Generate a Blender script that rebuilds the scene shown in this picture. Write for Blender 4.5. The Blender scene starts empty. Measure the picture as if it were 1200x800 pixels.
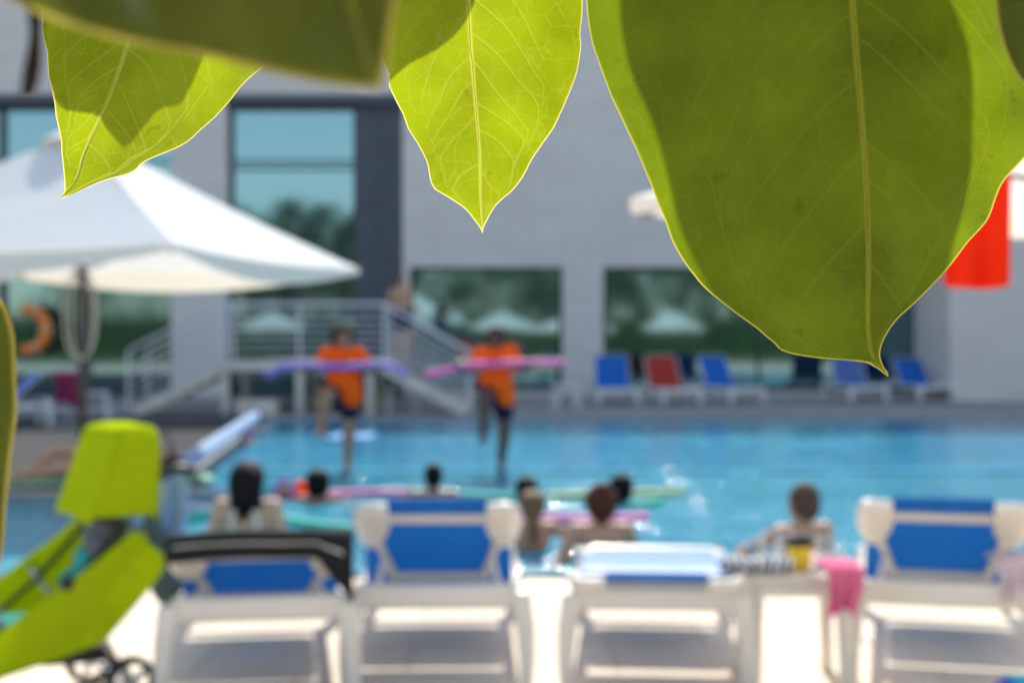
import bpy, bmesh, math, random
import numpy as np
from mathutils import Vector, Matrix, noise
random.seed(7)
F = 1200*50/36.0
H = 1.4
PI = math.pi
def P(px, py, D): return Vector(((px-600)/F*D, D, H+(400-py)/F*D))
ELEV, AZ = math.radians(43), math.radians(2.5)     # sun: behind the building
SUN = Vector((math.sin(AZ)*math.cos(ELEV), math.cos(AZ)*math.cos(ELEV), math.sin(ELEV)))
sc = bpy.context.scene
C = sc.collection

# ------------------------------------------------------------------ helpers
def tag(o, label=None, cat=None, group=None, kind=None):
    if label: o['label'] = label
    if cat: o['category'] = cat
    if group: o['group'] = group
    if kind: o['kind'] = kind
    return o
def empty(name, loc=(0,0,0), rz=0, label=None, cat=None, group=None):
    o = bpy.data.objects.new(name, None); C.objects.link(o)
    o.location = loc; o.rotation_euler = (0,0,rz); o.empty_display_size = .1
    return tag(o, label, cat, group)
def link(name, me, mat=None, parent=None, smooth=False):
    o = bpy.data.objects.new(name, me); C.objects.link(o)
    if mat is not None:
        me.materials.clear(); me.materials.append(mat)
    if parent: o.parent = parent
    if smooth:
        for p in me.polygons: p.use_smooth = True
    return o
def copy_tree(o, parent=None):
    c = o.copy(); C.objects.link(c); c.parent = parent
    for ch in list(o.children): copy_tree(ch, c)
    return c

class MB:
    def __init__(s): s.bm = bmesh.new()
    def box(s, x0,x1,y0,y1,z0,z1):
        return s.obox(Vector(((x0+x1)/2,(y0+y1)/2,(z0+z1)/2)), Vector((1,0,0)),Vector((0,1,0)),Vector((0,0,1)), abs(x1-x0)/2,abs(y1-y0)/2,abs(z1-z0)/2)
    def obox(s, c, ax, ay, az, hx, hy, hz, taper=1.0):
        v=[]
        for k in (-1,1):
            f = taper if k<0 else 1
            for (i,j) in ((-1,-1),(1,-1),(1,1),(-1,1)):
                v.append(s.bm.verts.new(c+ax*(i*hx*f)+ay*(j*hy*f)+az*(k*hz)))
        for q in ((3,2,1,0),(4,5,6,7),(0,1,5,4),(1,2,6,5),(2,3,7,6),(3,0,4,7)):
            s.bm.faces.new([v[i] for i in q])
        return s
    def bar(s, a, b, wx, wz, up=Vector((0,0,1))):
        a=Vector(a); b=Vector(b); d=(b-a); L=d.length; d.normalize()
        sx=d.cross(up)
        if sx.length<1e-4: sx=d.cross(Vector((0,1,0)))
        sx.normalize(); sz=sx.cross(d).normalized()
        return s.obox((a+b)/2, sx, d, sz, wx/2, L/2, wz/2)
    def tube(s, pts, r, n=8, closed=False, caps=True):
        pts=[Vector(p) for p in pts]; m=len(pts)
        rr = r if isinstance(r,(list,tuple)) else [r]*m
        rings=[]; ref=None
        for i,p in enumerate(pts):
            a=pts[(i-1)%m] if (i>0 or closed) else p
            b=pts[(i+1)%m] if (i<m-1 or closed) else p
            d=(b-a).normalized()
            if ref is None:
                ref = d.cross(Vector((0,0,1)))
                if ref.length<.1: ref=d.cross(Vector((0,1,0)))
            ref=(ref-d*ref.dot(d)).normalized()
            w=d.cross(ref)
            rings.append([s.bm.verts.new(p+(ref*math.cos(t)+w*math.sin(t))*rr[i]) for t in [2*PI*k/n for k in range(n)]])
        for i in range(m-1 if not closed else m):
            A=rings[i];B=rings[(i+1)%m]
            for k in range(n): s.bm.faces.new((A[k],A[(k+1)%n],B[(k+1)%n],B[k]))
        if caps and not closed:
            s.bm.faces.new(rings[0][::-1]); s.bm.faces.new(rings[-1])
        return s
    def lathe(s, prof, c=(0,0,0), n=20, M=None):
        c=Vector(c); rings=[]
        for (r,z) in prof:
            ring=[]
            for k in range(n):
                v=Vector((max(r,1e-5)*math.cos(2*PI*k/n),max(r,1e-5)*math.sin(2*PI*k/n),z))
                if M: v=M@v
                ring.append(s.bm.verts.new(c+v))
            rings.append(ring)
        for i in range(len(rings)-1):
            for k in range(n): s.bm.faces.new((rings[i][k],rings[i][(k+1)%n],rings[i+1][(k+1)%n],rings[i+1][k]))
        s.bm.faces.new(rings[0][::-1]); s.bm.faces.new(rings[-1])
        return s
    def ball(s, c, r, rot=None, seg=12):
        if not isinstance(r,(list,tuple)): r=(r,r,r)
        M=Matrix.Translation(Vector(c))@(rot.to_4x4() if rot else Matrix.Identity(4))@Matrix.Diagonal((r[0],r[1],r[2],1))
        bmesh.ops.create_uvsphere(s.bm,u_segments=seg,v_segments=max(6,seg*2//3),radius=1,matrix=M)
        return s
    def caps(s, a, ra, b, rb, seg=10):
        a=Vector(a);b=Vector(b);d=b-a;L=d.length
        if L<1e-5: return s.ball(a,ra)
        q=d.to_track_quat('Z','Y').to_matrix()
        prof=[]
        for i in range(5):
            t=-PI/2+PI/2*i/4; prof.append((ra*math.cos(t),ra*math.sin(t)))
        for i in range(5):
            t=PI/2*i/4; prof.append((rb*math.cos(t),L+rb*math.sin(t)))
        return s.lathe(prof,a,seg,q)
    def poly(s, pts, ext):
        """prism from an outline; ext is the extrusion vector"""
        ext=Vector(ext); a=[s.bm.verts.new(Vector(p)) for p in pts]; b=[s.bm.verts.new(Vector(p)+ext) for p in pts]
        n=len(a); s.bm.faces.new(a); s.bm.faces.new(b[::-1])
        for i in range(n): s.bm.faces.new((a[(i+1)%n],a[i],b[i],b[(i+1)%n]))
        return s
    def mesh(s, name='m'):
        bmesh.ops.recalc_face_normals(s.bm, faces=s.bm.faces[:])
        me=bpy.data.meshes.new(name); s.bm.to_mesh(me); s.bm.free(); return me
    def build(s, name, mat, parent=None, bevel=0, seg=3, smooth=False):
        o=link(name, s.mesh(name), mat, parent, smooth or bevel>0)
        if bevel:
            m=o.modifiers.new('b','BEVEL'); m.width=bevel; m.segments=seg; m.limit_method='ANGLE'; m.angle_limit=.6
            w=o.modifiers.new('w','WEIGHTED_NORMAL')
        return o
def sheet(name, fn, nu, nv, mat, parent=None, thick=.004, sub=1):
    bm=bmesh.new(); g=[[bm.verts.new(fn(i/nu,j/nv)) for i in range(nu+1)] for j in range(nv+1)]
    for j in range(nv):
        for i in range(nu): bm.faces.new((g[j][i],g[j][i+1],g[j+1][i+1],g[j+1][i]))
    me=bpy.data.meshes.new(name); bm.to_mesh(me); bm.free()
    o=link(name,me,mat,parent,True)
    if thick:
        m=o.modifiers.new('s','SOLIDIFY'); m.thickness=thick; m.offset=0
    if sub:
        m=o.modifiers.new('d','SUBSURF'); m.levels=sub; m.render_levels=sub
    return o
def remeshed(mb, name, voxel=.012, smooth=6):
    me=mb.mesh(name); o=bpy.data.objects.new('tmp',me); C.objects.link(o)
    r=o.modifiers.new('r','REMESH'); r.mode='VOXEL'; r.voxel_size=voxel
    s_=o.modifiers.new('s','SMOOTH'); s_.factor=.6; s_.iterations=smooth
    dg=bpy.context.evaluated_depsgraph_get()
    out=bpy.data.meshes.new_from_object(o.evaluated_get(dg)); out.name=name
    bpy.data.objects.remove(o); return out

# ------------------------------------------------------------------ materials
def nodes(name):
    m=bpy.data.materials.new(name); m.use_nodes=True; nt=m.node_tree; nt.nodes.clear()
    out=nt.nodes.new('ShaderNodeOutputMaterial'); return m,nt,out
def N(nt,t,**kw):
    n=nt.nodes.new(t)
    for k,v in kw.items():
        if k in n.inputs: n.inputs[k].default_value=v
        else: setattr(n,k,v)
    return n
def rgba(c): return (c[0],c[1],c[2],1)
def ramp(nt, fac, stops):
    r=nt.nodes.new('ShaderNodeValToRGB'); nt.links.new(fac,r.inputs[0])
    el=r.color_ramp.elements
    while len(el)<len(stops): el.new(.5)
    for e,(p,c) in zip(el,stops): e.position=p; e.color=rgba(c) if len(c)==3 else c
    return r.outputs[0]
def mat(name, col, rough=.5, var=.12, scale=8, bump=0, bscale=60, metal=0, spec=.5, coat=0, stretch=(1,1,1)):
    m,nt,out=nodes(name); L=nt.links.new
    b=N(nt,'ShaderNodeBsdfPrincipled',Roughness=rough,Metallic=metal); b.inputs['Specular IOR Level'].default_value=spec
    b.inputs['Coat Weight'].default_value=coat
    tc=N(nt,'ShaderNodeTexCoord'); mp=N(nt,'ShaderNodeMapping'); mp.inputs['Scale'].default_value=stretch
    L(tc.outputs['Object'],mp.inputs[0])
    nz=N(nt,'ShaderNodeTexNoise',Scale=scale,Detail=6.0); L(mp.outputs[0],nz.inputs['Vector'])
    lo=tuple(max(0,c*(1-var)) for c in col); hi=tuple(min(1,c*(1+var)) for c in col)
    L(ramp(nt,nz.outputs['Fac'],[(.3,lo),(.7,hi)]),b.inputs['Base Color'])
    if bump:
        n2=N(nt,'ShaderNodeTexNoise',Scale=bscale,Detail=5.0); L(mp.outputs[0],n2.inputs['Vector'])
        bp=N(nt,'ShaderNodeBump',Strength=bump,Distance=.01); L(n2.outputs['Fac'],bp.inputs['Height']); L(bp.outputs[0],b.inputs['Normal'])
    L(b.outputs[0],out.inputs[0]); return m
def cloth_mat(name, col, trans=.3, rough=.9, tcol=None, var=.1, scale=12, gloss=.0, bump=.15):
    m,nt,out=nodes(name); L=nt.links.new
    tc=N(nt,'ShaderNodeTexCoord'); nz=N(nt,'ShaderNodeTexNoise',Scale=scale,Detail=5.0); L(tc.outputs['Object'],nz.inputs['Vector'])
    lo=tuple(c*(1-var) for c in col); hi=tuple(min(1,c*(1+var)) for c in col)
    cr=ramp(nt,nz.outputs['Fac'],[(.3,lo),(.7,hi)])
    d=N(nt,'ShaderNodeBsdfDiffuse'); t=N(nt,'ShaderNodeBsdfTranslucent',Color=rgba(tcol or col)); L(cr,d.inputs[0])
    n2=N(nt,'ShaderNodeTexNoise',Scale=scale*3,Detail=4.0); L(tc.outputs['Object'],n2.inputs['Vector'])
    bp=N(nt,'ShaderNodeBump',Strength=bump,Distance=.02); L(n2.outputs['Fac'],bp.inputs['Height']); L(bp.outputs[0],d.inputs['Normal'])
    mx=N(nt,'ShaderNodeMixShader',Fac=trans); L(d.outputs[0],mx.inputs[1]); L(t.outputs[0],mx.inputs[2])
    last=mx
    if gloss:
        g=N(nt,'ShaderNodeBsdfGlossy',Roughness=rough); fr=N(nt,'ShaderNodeLayerWeight',Blend=gloss)
        m2=N(nt,'ShaderNodeMixShader'); ml=N(nt,'ShaderNodeMath',operation='MULTIPLY'); L(fr.outputs['Fresnel'],ml.inputs[0]); ml.inputs[1].default_value=.5; L(ml.outputs[0],m2.inputs[0]); L(mx.outputs[0],m2.inputs[1]); L(g.outputs[0],m2.inputs[2]); last=m2
    L(last.outputs[0],out.inputs[0]); return m
def leaf_mat(name, front, trans, vein, edge, tw=.62, near=True):
    m,nt,out=nodes(name); L=nt.links.new
    tc=N(nt,'ShaderNodeTexCoord')
    def math_(op,a,b=None,c=None):
        n=N(nt,'ShaderNodeMath',operation=op)
        for i,v in enumerate((a,b,c)):
            if v is None: continue
            if isinstance(v,(int,float)): n.inputs[i].default_value=v
            else: L(v,n.inputs[i])
        return n.outputs[0]
    av=N(nt,'ShaderNodeAttribute',attribute_name='vein'); ae=N(nt,'ShaderNodeAttribute',attribute_name='rim')
    # distorted coordinates for the net of fine veins
    nz=N(nt,'ShaderNodeTexNoise',Scale=130.0,Detail=3.0); L(tc.outputs['Object'],nz.inputs['Vector'])
    mixv=N(nt,'ShaderNodeMix',data_type='VECTOR'); 
    va=N(nt,'ShaderNodeVectorMath',operation='MULTIPLY_ADD'); L(nz.outputs['Color'],va.inputs[0]); va.inputs[1].default_value=(.006,.006,.006); L(tc.outputs['Object'],va.inputs[2])
    net=[]
    for sc_,w in ((120.,.035),(380.,.08)):
        vo=N(nt,'ShaderNodeTexVoronoi',feature='DISTANCE_TO_EDGE',Scale=sc_); L(va.outputs[0],vo.inputs['Vector'])
        net.append(ramp(nt,vo.outputs['Distance'],[(0,(1,1,1)),(w,(0,0,0))]))
    n1=math_('MULTIPLY',net[0],.20); n2=math_('MULTIPLY',net[1],.05)
    v=math_('MAXIMUM',av.outputs['Fac'],math_('MAXIMUM',n1,n2))
    big=N(nt,'ShaderNodeTexNoise',Scale=35.0,Detail=4.0); L(tc.outputs['Object'],big.inputs['Vector'])
    spots=N(nt,'ShaderNodeTexNoise',Scale=120.0,Detail=3.0); L(tc.outputs['Object'],spots.inputs['Vector'])
    sp=ramp(nt,spots.outputs['Fac'],[(.66,(0,0,0)),(.74,(1,1,1))])
    def shade(col,veincol,edgecol):
        a=ramp(nt,big.outputs['Fac'],[(.3,tuple(c*.70 for c in col)),(.7,tuple(c*1.18 for c in col))])
        s=N(nt,'ShaderNodeMix',data_type='RGBA'); L(math_('MULTIPLY',sp,.35),s.inputs[0]); L(a,s.inputs[6]); s.inputs[7].default_value=rgba(tuple(c*.25 for c in col))
        m1=N(nt,'ShaderNodeMix',data_type='RGBA'); L(v,m1.inputs[0]); L(s.outputs[2],m1.inputs[6]); m1.inputs[7].default_value=rgba(veincol)
        m2=N(nt,'ShaderNodeMix',data_type='RGBA'); L(ae.outputs['Fac'],m2.inputs[0]); L(m1.outputs[2],m2.inputs[6]); m2.inputs[7].default_value=rgba(edgecol)
        return m2.outputs[2]
    d=N(nt,'ShaderNodeBsdfDiffuse'); t=N(nt,'ShaderNodeBsdfTranslucent'); g=N(nt,'ShaderNodeBsdfGlossy',Roughness=.5,Color=(.32,.32,.32,1))
    L(shade(front,tuple(min(1,c*1.8) for c in front),edge),d.inputs[0]); L(shade(trans,vein,edge),t.inputs[0])
    bp=N(nt,'ShaderNodeBump',Strength=.15,Distance=.0004); L(v,bp.inputs['Height'])
    for q in (d,g): L(bp.outputs[0],q.inputs['Normal'])
    mx=N(nt,'ShaderNodeMixShader',Fac=tw); L(d.outputs[0],mx.inputs[1]); L(t.outputs[0],mx.inputs[2])
    fr=N(nt,'ShaderNodeFresnel',IOR=1.3); m2=N(nt,'ShaderNodeMixShader'); L(fr.outputs[0],m2.inputs[0]); L(mx.outputs[0],m2.inputs[1]); L(g.outputs[0],m2.inputs[2])
    L(m2.outputs[0],out.inputs[0]); return m
def water_mat(name, deep, light, bd=.055):
    m,nt,out=nodes(name); L=nt.links.new
    tc=N(nt,'ShaderNodeTexCoord'); mp=N(nt,'ShaderNodeMapping'); mp.inputs['Scale'].default_value=(.45,1,1); L(tc.outputs['Object'],mp.inputs[0])
    n0=N(nt,'ShaderNodeTexNoise',Scale=.55,Detail=5.0,Distortion=1.0); L(mp.outputs[0],n0.inputs['Vector'])
    b=N(nt,'ShaderNodeBsdfPrincipled',Roughness=.05,IOR=1.33); L(ramp(nt,n0.outputs['Fac'],[(.35,deep),(.68,light)]),b.inputs['Base Color'])
    b.inputs['Specular IOR Level'].default_value=.38
    m2=N(nt,'ShaderNodeMapping'); m2.inputs['Scale'].default_value=(1,1.7,1); L(tc.outputs['Object'],m2.inputs[0])
    n1=N(nt,'ShaderNodeTexNoise',Scale=3.2,Detail=4.0,Distortion=.6); L(m2.outputs[0],n1.inputs['Vector'])
    bp=N(nt,'ShaderNodeBump',Strength=1.0,Distance=bd); L(n1.outputs['Fac'],bp.inputs['Height']); L(bp.outputs[0],b.inputs['Normal'])
    L(b.outputs[0],out.inputs[0]); return m
def glass_mat(name, tint=(.38,.62,.68), under=(.012,.03,.032), k=.40):
    m,nt,out=nodes(name); L=nt.links.new
    d=N(nt,'ShaderNodeBsdfDiffuse',Color=rgba(under)); g=N(nt,'ShaderNodeBsdfGlossy',Color=rgba(tint),Roughness=.05)
    tc=N(nt,'ShaderNodeTexCoord'); nz=N(nt,'ShaderNodeTexNoise',Scale=.6,Detail=1.0); L(tc.outputs['Object'],nz.inputs['Vector'])
    bp=N(nt,'ShaderNodeBump',Strength=.08,Distance=.02); L(nz.outputs['Fac'],bp.inputs['Height']); L(bp.outputs[0],g.inputs['Normal'])
    mx=N(nt,'ShaderNodeMixShader',Fac=k); L(d.outputs[0],mx.inputs[1]); L(g.outputs[0],mx.inputs[2]); L(mx.outputs[0],out.inputs[0]); return m
def slab_mat(name, col, sx, sy, joint=.006, jd=.6, rough=.75, rot=False, var=(.84,.83,.81)):
    m,nt,out=nodes(name); L=nt.links.new
    tc=N(nt,'ShaderNodeTexCoord')
    br=N(nt,'ShaderNodeTexBrick',Scale=1.0); br.offset=.5; br.inputs['Brick Width'].default_value=sx; br.inputs['Row Height'].default_value=sy
    br.inputs['Mortar Size'].default_value=joint; br.inputs['Mortar Smooth'].default_value=.2
    br.inputs['Color1'].default_value=rgba(tuple(c*(.93 if not rot else .988) for c in col)); br.inputs['Color2'].default_value=rgba(tuple(min(1,c*1.05) for c in col)); br.inputs['Mortar'].default_value=rgba(tuple(c*jd for c in col))
    mp=N(nt,'ShaderNodeMapping'); mp.inputs['Rotation'].default_value=(-PI/2 if rot else 0,0,0); L(tc.outputs['Object'],mp.inputs[0]); L(mp.outputs[0],br.inputs['Vector'])
    nz=N(nt,'ShaderNodeTexNoise',Scale=1.3,Detail=8.0,Roughness=.65); L(tc.outputs['Object'],nz.inputs['Vector'])
    mu=N(nt,'ShaderNodeMix',data_type='RGBA',blend_type='MULTIPLY'); mu.inputs[0].default_value=1
    L(br.outputs['Color'],mu.inputs[6]); L(ramp(nt,nz.outputs['Fac'],[(.3,var),(.7,(1,1,1))]),mu.inputs[7])
    b=N(nt,'ShaderNodeBsdfPrincipled',Roughness=rough); b.inputs['Specular IOR Level'].default_value=0; L(mu.outputs[2],b.inputs['Base Color'])
    n2=N(nt,'ShaderNodeTexNoise',Scale=90.0,Detail=4.0); L(tc.outputs['Object'],n2.inputs['Vector'])
    bp=N(nt,'ShaderNodeBump',Strength=.3,Distance=.004); L(n2.outputs['Fac'],bp.inputs['Height']); L(bp.outputs[0],b.inputs['Normal'])
    L(b.outputs[0],out.inputs[0]); return m
def stripe_mat(name, cols, scale, axis=0, hard=True):
    m,nt,out=nodes(name); L=nt.links.new
    tc=N(nt,'ShaderNodeTexCoord'); sp=N(nt,'ShaderNodeSeparateXYZ'); L(tc.outputs['Object'],sp.inputs[0])
    w=N(nt,'ShaderNodeMath',operation='MULTIPLY'); L(sp.outputs[axis],w.inputs[0]); w.inputs[1].default_value=scale
    f=N(nt,'ShaderNodeMath',operation='FRACT'); L(w.outputs[0],f.inputs[0])
    r=nt.nodes.new('ShaderNodeValToRGB'); L(f.outputs[0],r.inputs[0]); r.color_ramp.interpolation='CONSTANT'
    el=r.color_ramp.elements
    while len(el)<len(cols): el.new(.5)
    for i,(e,c) in enumerate(zip(el,cols)): e.position=i/len(cols); e.color=rgba(c)
    b=N(nt,'ShaderNodeBsdfPrincipled',Roughness=.9); L(r.outputs[0],b.inputs['Base Color']); L(b.outputs[0],out.inputs[0]); return m

M={}
M['plastic']=mat('white_resin',(.70,.655,.58),.27,.05,6,.05,40,coat=.25)
M['plastic_far']=mat('white_resin_far',(.70,.70,.68),.4,.05,6)
M['blue']=cloth_mat('blue_sling',(.03,.18,.43),.38,.45,(.045,.30,.66),.08,20,gloss=.05)
M['blue_far']=cloth_mat('blue_sling_far',(.04,.20,.62),.35,.5,(.05,.28,.85),.08,20)
M['red_far']=cloth_mat('red_sling',(.55,.07,.06),.3,.6,(.55,.08,.07),.08,20)
M['pale_far']=cloth_mat('faded_blue_sling',(.13,.22,.5),.3,.6,(.15,.3,.65),.08,20)
M['black']=mat('black_rubber',(.012,.012,.013),.5,.2,10)
M['blacktowel']=mat('black_towelling',(.008,.008,.009),.95,.3,30,.6,200)
M['whitepipe']=mat('white_piping',(.6,.58,.54),.8)
M['canopy']=cloth_mat('white_canvas',(.80,.80,.79),.30,.9,(.80,.76,.68),.03,3,bump=.3)
M['valance']=cloth_mat('lit_through_canvas',(.80,.79,.75),.35,.9,(.85,.74,.58),.03,3)  # white canvas, warm sunlight passing through it put into the colour
M['pole']=mat('bronze_pole',(.13,.11,.10),.4,.1,10,metal=.3)
M['rope']=mat('cream_rope',(.6,.55,.42),.8,.1,30)
M['steel']=mat('steel',(.55,.56,.58),.3,.1,8,metal=.9)
M['rail']=mat('painted_rail',(.62,.62,.63),.4,.06,5,metal=.2)
M['concrete']=mat('stair_concrete',(.62,.58,.50),.8,.12,3,.3,30)
M['wall']=slab_mat('grey_blockwork',(.63,.60,.57),1.2,.3,.010,.985,.85,rot=True,var=(.93,.925,.92))
M['wall2']=slab_mat('grey_blockwork_warm',(.65,.605,.565),1.2,.3,.010,.985,.85,rot=True,var=(.93,.925,.92))
M['cladding']=mat('dark_cladding',(.045,.06,.08),.45,.15,3)
M['frame']=mat('black_window_frame',(.02,.022,.025),.4)
M['glass']=glass_mat('reflective_glazing')
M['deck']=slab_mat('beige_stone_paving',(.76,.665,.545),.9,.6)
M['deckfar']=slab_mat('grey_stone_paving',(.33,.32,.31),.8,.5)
M['deckdark']=slab_mat('shaded_stone_paving',(.085,.085,.085),.8,.5)  # shade lying on the left deck is put into this darker colour
M['coping']=mat('pool_coping',(.34,.33,.31),.8,.1,5,.3,60,spec=.05)
M['divider']=mat('wet_white_tile',(.09,.26,.36),.95,.12,5,spec=.0)
M['grass']=mat('earth',(.10,.09,.05),.95,.3,.5)
M['water_near']=water_mat('shallow_pool_water',(.020,.19,.29),(.036,.25,.35),.035)
M['water_far']=water_mat('deep_pool_water',(.018,.18,.31),(.032,.24,.38),.03)
M['orange']=cloth_mat('orange_jersey',(1.0,.13,.015),.06,.9,(1,.17,.015),.06,10,bump=.15)
M['navy']=cloth_mat('navy_shorts',(.012,.018,.06),.05,.9,None,.1,20)
M['purple']=mat('purple_foam',(.22,.16,.62),.6,.06,20)
M['pink']=mat('pink_foam',(.80,.14,.42),.6,.06,20)
M['green']=mat('green_foam',(.0,.42,.30),.6,.06,20)
M['lime']=mat('lime_foam',(.50,.62,.25),.6,.06,20)
M['whitefoam']=mat('white_foam',(.62,.62,.66),.6,.06,20)
M['hair']=mat('black_hair',(.006,.0045,.004),.7,.3,60,.5,120,spec=.15)
M['hair_brown']=mat('auburn_hair',(.07,.020,.010),.65,.3,60,.5,120,spec=.2)
M['hair_blond']=mat('light_brown_hair',(.16,.10,.045),.65,.3,60,.5,120,spec=.2)
M['hair_grey']=mat('cropped_grey_hair',(.10,.058,.04),.8,.3,60,.5,120,spec=.15)
M['skin']=mat('light_skin',(.48,.32,.215),.5,.06,10,spec=.4)
M['skin_tan']=mat('tanned_skin',(.50,.27,.17),.48,.06,10,spec=.4)
M['skin_brown']=mat('brown_skin',(.34,.18,.115),.45,.06,10,spec=.45)
M['skin_dark']=mat('dark_skin',(.11,.055,.036),.42,.06,10,spec=.45)
M['cap_purple']=mat('lilac_cap',(.32,.24,.60),.4)
M['cap_pink']=mat('magenta_cap',(.50,.12,.38),.4)
M['strap_white']=mat('white_strap',(.65,.72,.75),.7)
M['red']=cloth_mat('red_fabric',(.9,.05,.015),.4,.9,(1,.06,.02),.06,8,bump=.4)
M['stroller']=cloth_mat('lime_green_nylon',(.46,.58,.010),.34,.5,(.55,.66,.01),.05,14,bump=.35)
M['teal']=cloth_mat('teal_towelling',(.06,.42,.38),.2,.9,None,.12,30,bump=.6)
M['greycloth']=cloth_mat('grey_cloth',(.16,.17,.2),.1,.9,None,.15,20,bump=.5)
M['lightblue']=cloth_mat('pale_blue_towel',(.38,.50,.68),.25,.9,None,.08,20,bump=.5)
M['bagmesh']=cloth_mat('grey_mesh_bag',(.16,.20,.23),.3,.9,None,.15,20,bump=.5)
M['pinkcloth']=cloth_mat('pink_towelling',(.78,.20,.36),.3,.9,None,.1,20,bump=.5)
M['palepink']=cloth_mat('pale_pink_towel',(.72,.58,.64),.3,.9,None,.1,20,bump=.5)
M['palegreen']=cloth_mat('pale_green_towel',(.40,.62,.45),.2,.9,None,.1,20,bump=.5)
M['yellow']=mat('yellow_plastic',(.80,.56,.02),.3,.04,10)
M['eye']=mat('dark_eye',(.01,.008,.006),.15)
M['lips']=mat('lips',(.25,.07,.06),.5)
M['ring']=mat('orange_plastic',(.85,.24,.02),.4,.05,6)
M['mag']=cloth_mat('magenta_towel',(.32,.05,.12),.2,.9,None,.1,20)
M['trunk']=mat('tree_bark',(.12,.09,.065),.9,.3,6,.6,20,stretch=(1,1,.3))
M['foliage']=cloth_mat('tree_foliage',(.045,.085,.022),.3,.9,(.09,.16,.02),.35,1.2)
M['palm']=cloth_mat('palm_fronds',(.05,.08,.025),.25,.9,(.08,.13,.02),.3,2)
M['mat']=mat('pale_blue_foam',(.08,.24,.46),.95)
M['twig']=mat('green_twig',(.12,.13,.04),.6,.2,60,.4,300)
M['drybrown']=cloth_mat('withered_leaf',(.05,.035,.025),.1,.9,None,.3,60)
cup,nt,out=nodes('clear_plastic'); gg=N(nt,'ShaderNodeBsdfGlossy',Roughness=.06); tr=N(nt,'ShaderNodeBsdfTransparent',Color=(.9,.94,.96,1)); mx=N(nt,'ShaderNodeMixShader'); fr=N(nt,'ShaderNodeLayerWeight',Blend=.3)
nt.links.new(fr.outputs['Facing'],mx.inputs[0]); nt.links.new(tr.outputs[0],mx.inputs[1]); nt.links.new(gg.outputs[0],mx.inputs[2]); nt.links.new(mx.outputs[0],out.inputs[0]); M['clear']=cup
# zebra cloth
zb,nt,out=nodes('black_and_white_print'); tc=N(nt,'ShaderNodeTexCoord'); wv=N(nt,'ShaderNodeTexWave',Scale=9.0,Distortion=6.0); wv.inputs['Detail Scale'].default_value=2
nt.links.new(tc.outputs['Object'],wv.inputs['Vector']); b=N(nt,'ShaderNodeBsdfPrincipled',Roughness=.8)
nt.links.new(ramp(nt,wv.outputs['Fac'],[(.45,(.02,.02,.03)),(.55,(.6,.6,.63))]),b.inputs['Base Color']); nt.links.new(b.outputs[0],out.inputs[0]); M['zebra']=zb
M['stripes']=stripe_mat('multicolour_stripes',[(.0,.35,.42),(.0,.30,.40),(.16,.38,.05),(.02,.05,.35),(.0,.35,.45),(.02,.1,.4),(.25,.42,.04),(.0,.3,.3)],1.6,0)

# ------------------------------------------------------------------ camera, sky, sun
cam=bpy.data.cameras.new('camera'); co=bpy.data.objects.new('camera',cam); C.objects.link(co)
co.location=(0,0,H); co.rotation_euler=(PI/2,0,0); cam.lens=50; cam.sensor_width=36; cam.clip_start=.02; cam.clip_end=3000
cam.dof.use_dof=True; cam.dof.focus_distance=.45; cam.dof.aperture_fstop=12.2
sc.camera=co
w=bpy.data.worlds.new('World'); sc.world=w; w.use_nodes=True; nt=w.node_tree
sky=nt.nodes.new('ShaderNodeTexSky'); sky.sky_type='NISHITA'; sky.sun_disc=False; sky.sun_elevation=ELEV; sky.sun_rotation=AZ
sky.air_density=1.1; sky.dust_density=1.0
bg=nt.nodes['Background']; bg.inputs[1].default_value=.15; hs=nt.nodes.new('ShaderNodeHueSaturation'); hs.inputs['Saturation'].default_value=.82; nt.links.new(sky.outputs[0],hs.inputs['Color']); nt.links.new(hs.outputs[0],bg.inputs[0])
sl=bpy.data.lights.new('sun','SUN'); sl.energy=4.4; sl.angle=math.radians(.53); sl.color=(1,.95,.87)
so=bpy.data.objects.new('sun',sl); C.objects.link(so); so.rotation_euler=(-SUN).to_track_quat('-Z','Y').to_euler()
sc.view_settings.view_transform='Standard'; sc.view_settings.look='None'; sc.view_settings.exposure=.85; sc.view_settings.gamma=1
sc.render.engine='CYCLES'; sc.cycles.use_denoising=True; sc.cycles.max_bounces=8; sc.cycles.sample_clamp_indirect=8; sc.cycles.sample_clamp_direct=1500

# ------------------------------------------------------------------ ground and pool
def flat(name, pts, z, mat_, zb=None, kind='structure'):
    mb=MB()
    if zb is None:
        mb.bm.faces.new([mb.bm.verts.new((x,y,z)) for x,y in pts])
    else: mb.poly([(x,y,zb) for x,y in pts],(0,0,z-zb))
    o=mb.build(name,mat_); o['kind']=kind; return o
flat('ground',[(-1500,-1500),(1500,-1500),(1500,1500),(-1500,1500)],-.6,M['grass'])
NE,FE,DV=8.75,26.6,15.9         # near edge, far edge, divider
CY=13.0; CX=-3.1; FX=-4.6
flat('pool_deck',[(-40,-40),(40,-40),(40,NE-.3),(-40,NE-.3)],0,M['deck'],-.5)
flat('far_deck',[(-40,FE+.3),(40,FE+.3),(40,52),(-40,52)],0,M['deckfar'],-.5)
flat('side_deck',[(14.3,NE-.3),(40,NE-.3),(40,FE+.3),(14.3,FE+.3)],0,M['deckfar'],-.5)
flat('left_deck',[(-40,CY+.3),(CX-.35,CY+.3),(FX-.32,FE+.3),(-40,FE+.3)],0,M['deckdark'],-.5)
flat('outer_deck',[(-40,NE-.3),(-12.3,NE-.3),(-12.3,CY+.3),(-40,CY+.3)],0,M['deckfar'],-.5)
mb=MB(); 
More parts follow.
